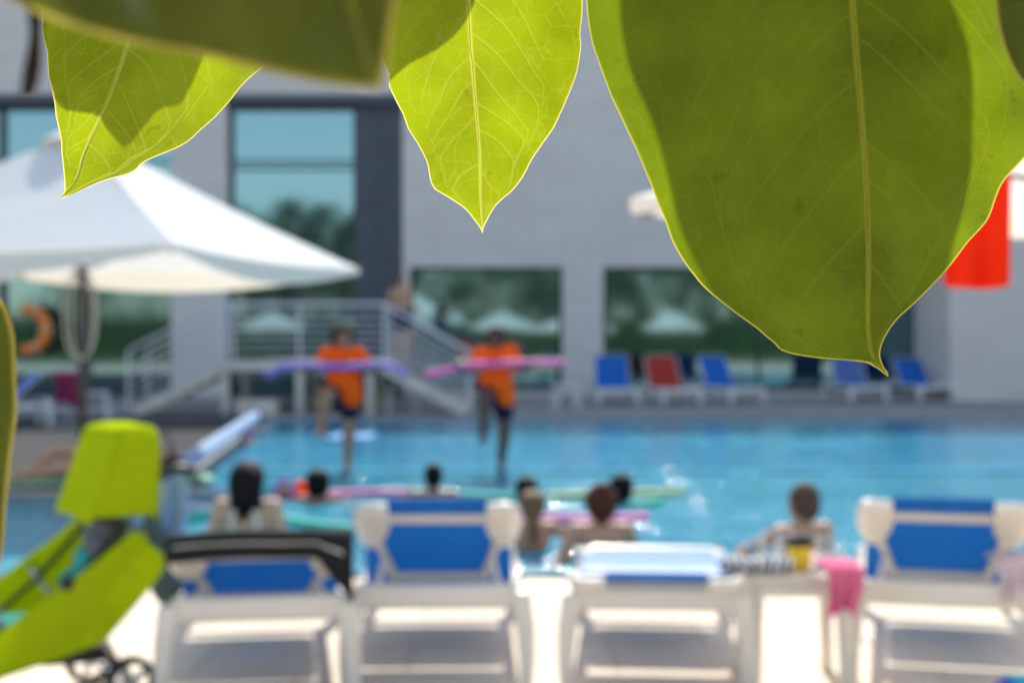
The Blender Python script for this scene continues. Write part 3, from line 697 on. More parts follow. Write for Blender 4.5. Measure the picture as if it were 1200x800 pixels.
def head(mb, c, k=1.0, yaw=0, pitch=0):
    R=Matrix.Rotation(yaw,3,'Z')@Matrix.Rotation(pitch,3,'X'); c=Vector(c)
    T=lambda x,y,z: c+R@Vector((x*k,y*k,z*k))
    mb.ball(T(0,.012,.02),(.076*k,.092*k,.095*k),R,16)
    mb.ball(T(0,-.022,-.035),(.056*k,.066*k,.072*k),R,14)
    mb.ball(T(0,-.055,-.082),(.026*k,.024*k,.020*k),R,10)
    mb.ball(T(0,-.093,-.022),(.012*k,.020*k,.022*k),R,10); mb.ball(T(0,-.105,-.034),(.016*k,.013*k,.011*k),R,8)
    mb.ball(T(0,-.082,-.062),(.024*k,.010*k,.009*k),R,8)
    for s in (-1,1):
        mb.ball(T(s*.078,.01,-.01),(.010*k,.020*k,.030*k),R,8)
        mb.ball(T(s*.030,-.080,.018),(.024*k,.012*k,.008*k),R,8)
    return R,T
def figure(name,label,skin,J,loc,rz=0,k=1.0,female=False,curl=1.1,hair=None,yaw=0,pitch=0,handn=(0,-1,0),hands=(True,True),shirt=None,shorts=None,group=None,voxel=.0085,extra=None):
    """J: joints in metres, facing -Y"""
    mb=MB(); V=lambda n_: Vector(J[n_])
    pel,che,nk,hd=V('pelvis'),V('chest'),V('neck'),V('head')
    up=(che-pel).normalized()
    q=up.to_track_quat('Z','Y').to_matrix()
    sh_l,sh_r=V('sl'),V('sr'); shw=(sh_l-sh_r).length/2
    side=(sh_l-sh_r).normalized(); fw=side.cross(up).normalized()
    R=Matrix((side,-fw if False else up.cross(side).normalized(),up)).transposed()
    mb.ball(che+up*.02,(shw*.86,.105*k,.17*k),R,16); mb.ball(che-up*.12*k,(shw*.74,.092*k,.15*k),R,16)
    mb.ball(pel+up*.10*k,(.125*k,.088*k,.14*k),R,16); mb.ball(pel,(.15*k if not female else .165*k,.10*k,.12*k),R,16)
    for s in (sh_l,sh_r):
        mb.ball(s,.058*k,None,12); mb.caps(nk-up*.03,.045*k,s+up*.008,.045*k)
        mb.caps(che+up*.05,.08*k,s-up*.02,.05*k)
    mb.caps(nk-up*.05,.056*k,hd-Vector((0,-.01,.06*k)),.050*k)
    Rh,T=head(mb,hd,k,yaw,pitch)
    for e,s in (('l',1),('r',-1)):
        if 'e'+e in J:
            S_,E,W=V('s'+e),V('e'+e),V('w'+e)
            mb.caps(S_,.050*k,S_.lerp(E,.45),.047*k); mb.caps(S_.lerp(E,.4),.047*k,E,.037*k); mb.caps(E,.037*k,E.lerp(W,.3),.039*k); mb.caps(E.lerp(W,.3),.039*k,W,.025*k)
            hn=J.get('hn'+e,handn); hdv=J.get('hd'+e,(W-E))
            if hands[0 if s>0 else 1]: hand(mb,W,hdv,hn,curl,k,thumb=s)
        if 'k'+e in J:
            Hh,K,A_=V('h'+e),V('k'+e),V('a'+e)
            mb.caps(Hh,.094*k,Hh.lerp(K,.5),.082*k); mb.caps(Hh.lerp(K,.5),.082*k,K,.060*k); mb.caps(K,.060*k,K.lerp(A_,.3),.062*k); mb.caps(K.lerp(A_,.3),.062*k,A_,.040*k)
            t=V('t'+e) if 't'+e in J else A_+Vector((0,-.16*k,-.05*k))
            dt=(t-A_); mb.caps(A_+Vector((0,.02*k,-.03*k)),.033*k,A_+dt*.5,.034*k); mb.caps(A_+dt*.5,.034*k,t,.022*k)
            sd=dt.cross(Vector((0,0,1))); sd=sd.normalized() if sd.length>1e-4 else Vector((1,0,0))
            for i in range(5): mb.caps(t+sd*(i-2)*.015*k-dt.normalized()*.02,.011*k,t+sd*(i-2)*.015*k+dt.normalized()*(.028-.003*abs(i-1))*k,.009*k,6)
    me=remeshed(mb,name,voxel,5)
    o=link(name,me,M[skin],None,True); o.location=loc; o.rotation_euler.z=rz
    tag(o,label,'person',group)
    for s in (-1,1): MB().ball(T(s*.031,-.084,.004),(.013*k,.007*k,.008*k),Rh,8).build('eye',M['eye'],o,smooth=True)
    MB().ball(T(0,-.091,-.062),(.022*k,.006*k,.007*k),Rh,8).build('lips',M['lips'],o,smooth=True)
    if hair:
        kind,hm=hair; hb=MB()
        hv=1.0 if kind=='none' else 1.24
        hb.ball(T(0,.024,.030),(.087*k*hv,.096*k*hv,.100*k),Rh,16)
        hb.ball(T(0,.055,-.01),(.078*k*hv,.062*k*hv,.085*k),Rh,14)
        for s in (-1,1): hb.ball(T(s*.060,.02,.0),(.026*k,.05*k,.06*k),Rh,10)
        if kind=='long':
            hb.caps(T(0,.06,.0),.112*k,T(0,.08,-.10),.095*k); hb.caps(T(0,.085,-.12),.07*k,T(.01,.10,-.21),.03*k)
            for s in (-1,1): hb.caps(T(s*.05,.04,.0),.045*k,T(s*.07,.06,-.13),.035*k)
        elif kind=='bob':
            for s in (-1,1): hb.caps(T(s*.065,.02,.02),.038*k,T(s*.075,.03,-.08),.03*k)
            hb.caps(T(0,.06,0),.07*k,T(0,.07,-.09),.05*k)
        elif kind=='bun':
            hb.ball(T(0,.07,.105),(.060*k,.055*k,.045*k),Rh,12); hb.caps(T(0,.05,-.03),.06*k,T(0,.06,-.09),.035*k)
        elif kind=='tail':
            hb.ball(T(0,.12,.02),(.03*k,.03*k,.03*k),Rh,10); hb.caps(T(0,.13,.01),.035*k,T(0,.15,-.16),.045*k); hb.caps(T(0,.15,-.16),.045*k,T(0,.14,-.26),.012*k)
        elif kind=='curly':
            for i in range(26):
                t=i*2.4; zz=1-2*(i+.5)/26*.75; r=math.sqrt(max(0,1-zz*zz)); 
                y=r*math.sin(t)*.095+.035
                if y<-.03 and zz<.45: continue
                hb.ball(T(r*math.cos(t)*.085,y,zz*.10+.025),.033*k,None,8)
        hm_=remeshed(hb,'hair',.008,2 if kind=='curly' else 4)
        # keep the face clear
        bm=bmesh.new(); bm.from_mesh(hm_); Ri=Rh.inverted(); c0=Vector(J['head'])
        kill=[v for v in bm.verts if (lambda q: q.y<-.028 and q.z<.062-.25*max(0,abs(q.x)-.04))(Ri@(v.co-c0)/k)]
        if kind!='none': bmesh.ops.delete(bm,geom=kill,context='VERTS')
        for v in bm.verts: v.co+=Vector((noise.noise(v.co*60),noise.noise(v.co*60+Vector((9,0,0))),0))*.003
        bm.to_mesh(hm_); bm.free()
        h=link('hair',hm_,M[hm],o,True)
        s_=h.modifiers.new('s','SOLIDIFY'); s_.thickness=.004
    if shirt:
        sb=MB(); 
        sb.ball(che+up*.02,(shw*.92+.02,.122*k,.18*k),R,16); sb.ball(che-up*.12*k,(shw*.94,.112*k,.17*k),R,16)
        sb.ball(pel+up*.10*k,(.168*k,.120*k,.15*k),R,16); sb.ball(pel-up*.03,(.180*k,.132*k,.16*k),R,16)
        sb.caps(pel+Vector((.03,-.02,.08)),.15*k,pel+Vector((.075,-.02,-.04)),.125*k)
        for e in 'lr':
            s=V('s'+e); sb.ball(s,.076*k,None,12); sb.caps(nk-up*.04,.052*k,s+up*.004,.056*k); sb.caps(che+up*.05,.09*k,s-up*.02,.062*k)
            sb.caps(s,.068*k,s.lerp(V('e'+e),.62),.064*k)
        sm=remeshed(sb,'t_shirt',.011,4); bm=bmesh.new(); bm.from_mesh(sm)
        bmesh.ops.bisect_plane(bm,geom=bm.verts[:]+bm.edges[:]+bm.faces[:],plane_co=Vector(shirt[1]),plane_no=Vector(shirt[2]),clear_inner=True)
        for v in bm.verts: v.co+=v.normal*.010*noise.noise(Vector((v.co.x*10,v.co.y*10,v.co.z*4)))
        bm.to_mesh(sm); bm.free(); h=link('t_shirt',sm,M[shirt[0]],o,True); s_=h.modifiers.new('s','SOLIDIFY'); s_.thickness=.004
    if shorts:
        sb=MB(); sb.ball(pel,(.168*k,.118*k,.13*k),R,14); sb.ball(pel+up*.05,(.16*k,.112*k,.12*k),R,14)
        for e in 'lr':
            if 'k'+e in J:
                Hh,K=V('h'+e),V('k'+e); sb.caps(Hh,.104*k,Hh.lerp(K,.45),.092*k); 
                sb.caps(Hh.lerp(K,.4),.092*k,Hh.lerp(K,shorts[1]),.088*k)
        sm=remeshed(sb,'shorts',.011,3); link('shorts',sm,M[shorts[0]],o,True)
    if extra: extra(o)
    return o
def stand(h=1.6):
    k=h/1.6
    J=dict(pelvis=(0,0,.86),chest=(0,0,1.18),neck=(0,.01,1.35),head=(0,-.01,1.475),sl=(.175,0,1.30),sr=(-.175,0,1.30),
      hl=(.085,0,.84),hr=(-.085,0,.84),kl=(.09,-.02,.46),kr=(-.09,-.02,.46),al=(.09,.02,.075),ar=(-.09,.02,.075),
      el=(.25,.03,1.05),er=(-.25,.03,1.05),wl=(.25,-.05,.83),wr=(-.25,-.05,.83))
    return {n_:tuple(c*k for c in v) for n_,v in J.items()}
# instructors on the divider
zf=-.035
J=stand(1.58); J.update(kr=(-.14,-.36,.86),ar=(-.19,-.33,.48),tr=(-.21,-.47,.42),hr=(-.09,-.02,.84),kl=(.07,-.02,.45),al=(.05,.01,.075),tl=(.06,-.14,.03),
   el=(.30,.02,1.10),er=(-.30,.02,1.10),wl=(.36,-.24,1.19),wr=(-.33,-.24,1.14),hdl=(.35,-.5,0),hdr=(-.35,-.5,0),hnl=(-.2,0,-1),hnr=(.2,0,-1))
f1=figure('person','person in orange t-shirt and navy shorts on one leg holding a purple noodle','skin_brown',J,((402-600)/F*DV,DV,zf),0,1.2,hair=('curly','hair'),yaw=.35,curl=.9,
   shirt=('orange',(0,0,.80),(1.2,0,1)),shorts=('navy',.55))
J2=dict(J); J2.update(kr=(-.11,-.36,.84),ar=(-.13,-.32,.42),tr=(-.14,-.44,.35),wl=(.33,-.24,1.20),wr=(-.36,-.24,1.20),kl=(.10,-.02,.45),al=(.06,.01,.075))
f2=figure('person','person in orange t-shirt and navy shorts on one leg holding a pink noodle','skin_dark',J2,((581-600)/F*DV,DV,zf),0,1.2,hair=('none','hair'),yaw=-.1,curl=.9,
   shirt=('orange',(0,0,.80),(.9,0,1)),shorts=('navy',.55))
def noodle(pts,m_,label,r=.035,loc=(0,0,0),group=None):
    pts=[Vector(p) for p in pts]; o0=sum(pts,Vector())/len(pts)
    # catmull-rom smoothing
    out_=[]; q=[pts[0]]+pts+[pts[-1]]
    for i in range(1,len(q)-2):
        for t in np.linspace(0,1,9)[:-1]:
            t=float(t); out_.append(.5*((2*q[i])+(-q[i-1]+q[i+1])*t+(2*q[i-1]-5*q[i]+4*q[i+1]-q[i+2])*t*t+(-q[i-1]+3*q[i]-3*q[i+1]+q[i+2])*t**3))
    out_.append(pts[-1]); mb=MB(); mb.tube([p-o0 for p in out_],r,10)
    o=mb.build('pool_noodle',M[m_],None,smooth=True); o.location=o0; return tag(o,label,'pool noodle',group)
def PP(l,D): return [P(x,y,D) for x,y in l]
dn=DV-.30
noodle(PP([(312,440),(330,431),(345,428),(402,429),(448,427),(462,431),(478,440)],dn),'purple','purple foam noodle held by the left instructor',.040)
noodle(PP([(497,440),(525,434),(550,428),(581,426),(620,425),(662,425)],dn),'pink','pink foam noodle held by the right instructor',.040)
# person at top of the stairs
J=stand(1.72); J.update(kl=(.12,-.12,.50),al=(.12,-.0,.08),er=(-.27,.03,1.14),wr=(-.30,-.16,.98),el=(.27,.02,1.14),wl=(.30,-.14,1.0))
figure('person','bare chested person in dark shorts at the top of the right stair flight','skin_tan',J,((470-600)/F*28.2,28.2,zl),.5,1.06,hair=('none','hair'),shorts=('navy',.6))
# swimmers: built standing in the pool, water at -.055
def swimmer(label,px,D,crown,skin,hair,rz,k=1.0,female=False,arms='down',extra=None,yaw=0,pitch=0):
    h=1.6*k; J=stand(h)
    def sc3(*v): return tuple(c*k for c in v)
    if arms=='out': J.update(el=sc3(.40,-.10,1.20),er=sc3(-.40,-.10,1.20),wl=sc3(.62,-.18,1.19),wr=sc3(-.62,-.18,1.19))
    if arms=='front': J.update(el=sc3(.27,-.18,1.14),er=sc3(-.27,-.18,1.14),wl=sc3(.22,-.42,1.15),wr=sc3(-.22,-.42,1.15))
    if arms=='lean': J.update(el=sc3(.36,-.16,1.16),er=sc3(-.36,-.16,1.16),wl=sc3(.20,-.34,1.15),wr=sc3(-.20,-.34,1.15))
    if arms=='oneout': J.update(el=sc3(.30,.10,1.08),er=sc3(-.27,-.16,1.12),wl=sc3(.46,.18,.98),wr=sc3(-.24,-.4,1.1))
    zc=J['head'][2]+.115*k
    return figure('person',label,skin,J,((px-600)/F*D,D,crown-zc),rz,k*1.09,female,hair=hair,extra=extra,yaw=yaw,pitch=pitch,curl=.5,voxel=.010)
def zcrown(py,D): return H+(400-py)/F*D
def straps(o):
    mb=MB()
    for s in (-1,1): mb.tube([(s*.06,.11,1.30),(s*.09,.118,1.2),(s*.02,.112,1.10)],.012,6)
    mb.tube([(-.155,.06,1.10),(-.08,.115,1.09),(0,.122,1.09),(.08,.115,1.09),(.155,.06,1.10)],.014,6); mb.build('swimsuit',M['strap_white'],o,smooth=True)
swimmer('pale woman with long black hair in the pool, seen from behind',290,9.4,zcrown(543,9.4),'skin',('long','hair'),PI,1.0,True,'down',straps)
swimmer('swimmer with short black hair and arms spread on the pink noodle',373,12.9,zcrown(551,12.9),'skin_brown',('bob','hair'),PI-.2,.95,True,'out')
swimmer('swimmer in a lilac bathing cap beside the pink noodle',333,13.3,zcrown(561,13.3),'skin',('none','cap_purple'),.1,.9,True,'front')
swimmer('dark haired swimmer holding a green noodle at arm level',508,13.2,zcrown(545,13.2),'skin_brown',('none','hair'),PI,.95,True,'out')
swimmer('black haired swimmer half hidden behind the girl with the ponytail',617,13.3,zcrown(560,13.3),'skin_brown',('bob','hair'),PI,.95,True,'front')
swimmer('girl with a light brown ponytail standing in the pool',623,9.9,zcrown(577,9.9),'skin_tan',('tail','hair_blond'),PI+.1,.85,True,'out')
swimmer('woman with auburn hair in a bun near the pool edge, back to us',704,9.55,zcrown(571,9.55),'skin_tan',('bun','hair_brown'),PI+.1,1.0,True,'oneout')
swimmer('black haired swimmer behind the woman with the bun',729,12.9,zcrown(558,12.9),'skin_brown',('bob','hair'),PI-.5,.95,True,'out',pitch=.2)
swimmer('man with cropped grey hair leaning at the pool edge',941,9.35,zcrown(569,9.35),'skin_tan',('none','hair_grey'),PI+.5,1.05,False,'lean')
swimmer('small swimmer in a magenta cap beside the left pool edge',287,20.3,zcrown(500,20.3),'skin',('none','cap_pink'),-.5,.85,True,'front')
# floating noodles in the pool
def W(l,z=-.03):
    r=[]
    for x,y in l:
        D=F*(H-z)/(y-400); r.append(P(x,y,D))
    return r
noodle(W([(200,618),(228,606),(262,600)]),'green','green noodle floating left of the pale woman',.04)
noodle(W([(318,604),(350,612),(390,618),(440,622)]),'green','green noodle floating between the pale woman and the lounger',.04)
noodle(W([(322,580),(350,579),(400,578),(440,577),(478,577)]),'pink','long pink noodle under the arms of the left swimmers',.035)
noodle(W([(440,577),(470,575),(540,580),(600,583)]),'green','green noodle under the arms of the dark haired swimmer',.035)
noodle(W([(640,581),(690,579),(740,577),(803,577)]),'lime','lime green noodle behind the woman with the bun',.035)
noodle(W([(596,611),(640,607),(690,609),(758,606)]),'pink','pink noodle around the girl with the ponytail',.04)
noodle(W([(738,592),(757,590),(775,586)]),'green','short green noodle end beside the woman with the bun',.04)
noodle(W([(196,571),(230,576),(268,580)]),'whitefoam','upper white noodle floating left of the pale woman',.035)
noodle(W([(198,590),(232,595),(266,599)]),'whitefoam','lower white noodle floating left of the pale woman',.035)
noodle(W([(352,568),(356,574),(352,582)]),'red','red float beside the swimmer with short black hair',.05)
mb=MB(); mb.box(-.33,.33,-.7,.7,-.02,.02); o=mb.build('float_mat',M['mat'],None,bevel=.02); o.location=(*P(412,400,21.5).xy,-.04); tag(o,'pale blue foam mat floating behind the left instructor','float')
# sunbather at the left pool edge
J=dict(pelvis=(0,0,.13),chest=(.0,.33,.17),neck=(0,.50,.19),head=(0,.62,.17),sl=(.175,.45,.16),sr=(-.175,.45,.16),hl=(.09,-.05,.12),hr=(-.09,-.05,.12),kl=(.12,-.45,.10),kr=(-.13,-.42,.28),al=(.13,-.83,.06),ar=(-.14,-.72,.07),tl=(.15,-.98,.03),tr=(-.14,-.86,.03),
   el=(.30,.25,.08),er=(-.36,.30,.10),wl=(.32,.02,.04),wr=(-.45,.52,.06))
pp=(((122-600)/F*14.3),14.3,.03)
figure('person','sunbather lying on a pale green towel at the left pool edge','skin_tan',J,pp,-1.20,1.0,hair=('none','hair_brown'),shorts=('navy',.4),pitch=-1.4)
o=sheet('towel',lambda u,v:Vector(((u-.5)*.9,(v-.5)*2.1,.005*noise.noise((u*6,v*9,0)))),14,22,M['palegreen'],None,.012,1); o.location=(pp[0],pp[1]+.02,.022); o.rotation_euler.z=-1.20
tag(o,'pale green towel spread under the sunbather','towel')

# ------------------------------------------------------------------ far loungers and tables
def far(px,base,label,sling,rz,ang):
    D=F*H/(base-400); t,_=lounger(label,ang,sling,'plastic_far',group='loungers in front of the building',detail=False); t.location=((px-600)/F*D,D,0); t.rotation_euler.z=rz; t.scale=(1.2,1,1.12); return t
far(714,471,'upright blue lounger at the wall between the two big windows','blue_far',PI+.05,62)
far(768,471,'red lounger in the row by the building','red_far',PI+.25,60)
far(826,470,'upright blue lounger right of the red one','blue_far',PI+.45,58)
far(985,468,'faded blue lounger below the tip of the biggest leaf','pale_far',PI+.15,60)
far(1058,467,'bright blue lounger next to the projecting wing','blue_far',PI+.2,50)
def stool(px,base,label,w_=.5,h=.5):
    D=F*H/(base-400); t=empty('side_table',((px-600)/F*D,D,0),.2,label,'table','white tables near the building')
    MB().box(-w_/2,w_/2,-.25,.25,h-.04,h).build('table_top',M['plastic_far'],t,bevel=.01)
    for sx in (-1,1):
        for sy in (-1,1): MB().bar((sx*(w_/2-.05),sy*.2,h-.04),(sx*(w_/2),sy*.23,0),.05,.05).build('leg',M['plastic_far'],t)
stool(663,478,'white side table left of the blue lounger by the building')
stool(471,482,'white plastic table under the right stair flight',.55,.55)
stool(112,492,'white side table behind the large parasol pole',.45,.5)
def left(px,base,label,sling,rz,ang):
    t=far(px,base,label,sling,rz,ang); return t
t=left(52,500,'blue lounger on the grey deck left of the parasol pole','blue_far',PI/2+.5,40)
t=left(10,497,'blue lounger at the left frame edge behind the near leaf','blue_far',PI/2+.3,30)
o=sheet('towel',lambda u,v:hang(u,v,.5,.55,.03,3),16,16,M['mag'],None,.012,1); o.location=(P(80,436,23.6)); tag(o,'magenta towel hung up behind the left parasol pole','towel')
mb=MB(); mb.lathe([(.015,.03),(.02,.95)],(0,0,0),8); mb.box(-.28,.28,-.02,.02,.9,.94); mb.box(-.3,.3,-.2,.2,0,.03)
o=mb.build('towel_rack',M['steel'],None); o.location=(o.location[0]+P(80,436,23.75).x,23.75,0); tag(o,'grey metal towel rack behind the left parasol pole','rack')
# low plinth under landing
MBp=MB().box(-.35,.35,-.3,.3,0,.28).build('starting_block',M['concrete'],None,bevel=.02); MBp.location=(*P(302,400,27.0).xy,0); tag(MBp,'low concrete starting block in front of the stair landing','starting block')

# ------------------------------------------------------------------ what the windows reflect: unseen parasols, hedge and trees added behind the camera
refl=[(-.5,-3.2),None,(8.8,-5.0),(-7.5,-7.0),(-13,-4.5),None,(4.2,-11),None]
labs=['white parasol mirrored in the window between the stairs and the pillar','white parasol mirrored at the left of the wide window','white parasol added for its reflection in the middle of the wide window','white parasol added for its reflection behind the left stair railing',
 'white parasol added for its reflection in the far left glazing','white parasol mirrored near the right wing','white parasol added farther back, mirrored small in the wide window','white parasol standing farther back, mirrored small behind the landing']
for q_,lb in zip(refl,labs):
    if q_ is None: continue
    x,y=q_
    umbrella((x,y,0),1.9,2.15,3.1,.4+x,lb,valdip=.05,vent=False,group='parasols behind the photographer')
def crown_mesh(seed,R,h,n=2600,leaf=.28):
    rnd=random.Random(seed); bm=bmesh.new()
    cl=[(Vector((rnd.gauss(0,.5)*R,rnd.gauss(0,.5)*R,rnd.uniform(-1.1,.65)*h)),rnd.uniform(.28,.55)*R) for _ in range(16)]
    for i in range(n):
        c,r=cl[i%len(cl)]; d=Vector((rnd.gauss(0,1),rnd.gauss(0,1),rnd.gauss(0,1))).normalized(); p=c+d*r*rnd.uniform(.6,1.05)
        a=Vector((rnd.gauss(0,1),rnd.gauss(0,1),rnd.gauss(0,1))).normalized(); b2=a.cross(d).normalized(); s=leaf*rnd.uniform(.6,1.3)
        vs=[bm.verts.new(p+a*s*.5*i_+b2*s*.35*j_) for i_,j_ in ((-1,0),(0,-1),(1,0),(0,1))]; bm.faces.new(vs)
    me=bpy.data.meshes.new('crown'); bm.to_mesh(me); bm.free(); return me
cm=[crown_mesh(i,3.4,3.0) for i in range(3)]
tl=['broad leafy tree mirrored in the dark glazing','tall leafy tree behind the photographer','rounded leafy tree behind the photographer']
ti=0
hd=empty('hedge',(0,-19.5,0),0,'long dark hedge added behind the parasols to darken the window reflections','hedge')  # unseen hedge added to darken the horizon the windows mirror
bm=bmesh.new(); rnd=random.Random(5)
for i in range(15000):
    p=Vector((rnd.uniform(-36,36),rnd.gauss(0,.35),rnd.uniform(0,3.0+.3*math.sin(i)))); a=Vector((rnd.gauss(0,1),rnd.gauss(0,1),rnd.gauss(0,1))).normalized(); b2=a.orthogonal().normalized(); q=rnd.uniform(.12,.24)
    bm.faces.new([bm.verts.new(p+a*q*i_+b2*q*.7*j_) for i_,j_ in ((-1,0),(0,-1),(1,0),(0,1))])
me=bpy.data.meshes.new('foliage'); bm.to_mesh(me); bm.free(); link('foliage',me,M['foliage'],hd)
MB().box(-36,36,-.28,.28,0,2.7).build('inner_growth',M['foliage'],hd)
for x,y,s in ((-22,-24,1.0),(-15.5,-26,1.15),(-9,-23,.9),(-3,-27,.75),(3,-24,.85),(9,-27,1.0),(15,-24,1.05),(21,-25,1.0),(28,-24,1.1),(-29,-25,1.1),(-12,-30,1.3),(-6,-31,1.1),(0,-30,1.0),(6,-31,1.05),(12,-30,1.1),(-19,-31,1.3)):
    t=empty('tree',(x,y,0),x,tl[ti%3]+' (%s)'%('left side' if x<0 else 'right side') if False else 'leafy tree added to the dark row mirrored by the windows','tree','leafy trees behind the photographer')
    t.scale=(s,s,s); ti+=1
    link('crown',cm[ti%3],M['foliage'],t).location=(0,0,5.6)
    mb=MB(); mb.tube([(0,0,-.3),(.1,0,1.5),(.05,.1,3.2),(.1,0,5.2)],[.32,.26,.2,.12],8)
    for k in range(4): mb.tube([(.05,.05,3),(1.1*math.cos(k*1.6),1.1*math.sin(k*1.6),4.6)],[.12,.05],6)
    mb.build('trunk',M['trunk'],t,smooth=True)
def palm_crown(seed):
    rnd=random.Random(seed); bm=bmesh.new()
    for k in range(30):
        az=k*2.4; el=rnd.uniform(-.3,1.2); L_=rnd.uniform(2.0,2.6)
        pts=[]; 
        for i in range(9):
            t=i/8; r=L_*t*math.cos(el)*(1-.1*t); z=L_*t*math.sin(el)-1.5*t*t
            pts.append(Vector((r*math.cos(az),r*math.sin(az),z)))
        sd=Vector((-math.sin(az),math.cos(az),0))
        for i in range(8):
            for s in (-1,1):
                for q in (0,.5):
                    p=pts[i].lerp(pts[i+1],q); ww=.62*math.sin(PI*(.12+.8*(i+q)/8.5)); d=(pts[i+1]-pts[i]).normalized()
                    e=p+sd*s*ww+d*.35-Vector((0,0,.22)); bm.faces.new([bm.verts.new(p),bm.verts.new(p+d*.10),bm.verts.new(e)])
    me=bpy.data.meshes.new('crown'); bm.to_mesh(me); bm.free(); return me
pc=[palm_crown(1),palm_crown(2)]
for i,(x,y,hh) in enumerate(((-12.5,-20,9.6),(-10.2,-19,8.9),(-14.5,-22,10.0),(-1.5,-18,6.3),(6,-20,7.5),(-18,-18,9.3),(-11.4,-23,8.2),(-13.4,-18.5,7.6),(-16,-25,8.6),(-8.6,-21.5,7.4))):
    t=empty('palm_tree',(x,y,0),i,'palm tree mirrored in the glazing above the parasols','palm tree','palm trees behind the photographer')
    link('crown',pc[i%2],M['palm'],t).location=(0.2,0,hh)
    mb=MB(); mb.tube([(0,0,-.3),(.05,0,hh*.5),(.2,0,hh)],[.24,.18,.16],10); mb.build('trunk',M['trunk'],t,smooth=True)

# ------------------------------------------------------------------ leaves close to the lens
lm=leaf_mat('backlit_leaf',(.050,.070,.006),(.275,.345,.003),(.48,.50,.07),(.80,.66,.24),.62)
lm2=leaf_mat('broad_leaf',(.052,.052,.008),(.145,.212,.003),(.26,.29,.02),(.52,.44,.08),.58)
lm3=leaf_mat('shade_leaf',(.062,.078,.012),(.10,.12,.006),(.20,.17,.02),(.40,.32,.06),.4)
lm4=leaf_mat('shading_leaf',(.06,.08,.012),(.03,.04,.003),(.05,.05,.01),(.08,.08,.02),.3)  # kept dark and nearly opaque so the unseen upper leaves cast strong shadows
BR=empty('leafy_branch',P(620,-300,.45),0,'leafy branch hanging close to the lens across the top of the view','branch')
bo=Vector(BR.location)
def interp(pts,ys):
    pts=sorted(pts); Y=np.array([p[0] for p in pts],float); X=np.array([p[1] for p in pts],float)
    # monotone-ish cubic through points
    m_=np.gradient(X,Y); out_=np.zeros_like(ys)
    for i,y in enumerate(ys):
        j=int(np.clip(np.searchsorted(Y,y)-1,0,len(Y)-2)); h=Y[j+1]-Y[j]; t=np.clip((y-Y[j])/h,0,1)
        s=(X[j+1]-X[j])/h; a=m_[j]; b2=m_[j+1]
        if s==0: a=b2=0
        else:
            a=s*np.clip(a/s,0,2.5); b2=s*np.clip(b2/s,0,2.5)
        out_[i]=(2*t**3-3*t**2+1)*X[j]+(t**3-2*t**2+t)*h*a+(-2*t**3+3*t**2)*X[j+1]+(t**3-t**2)*h*b2
    return out_
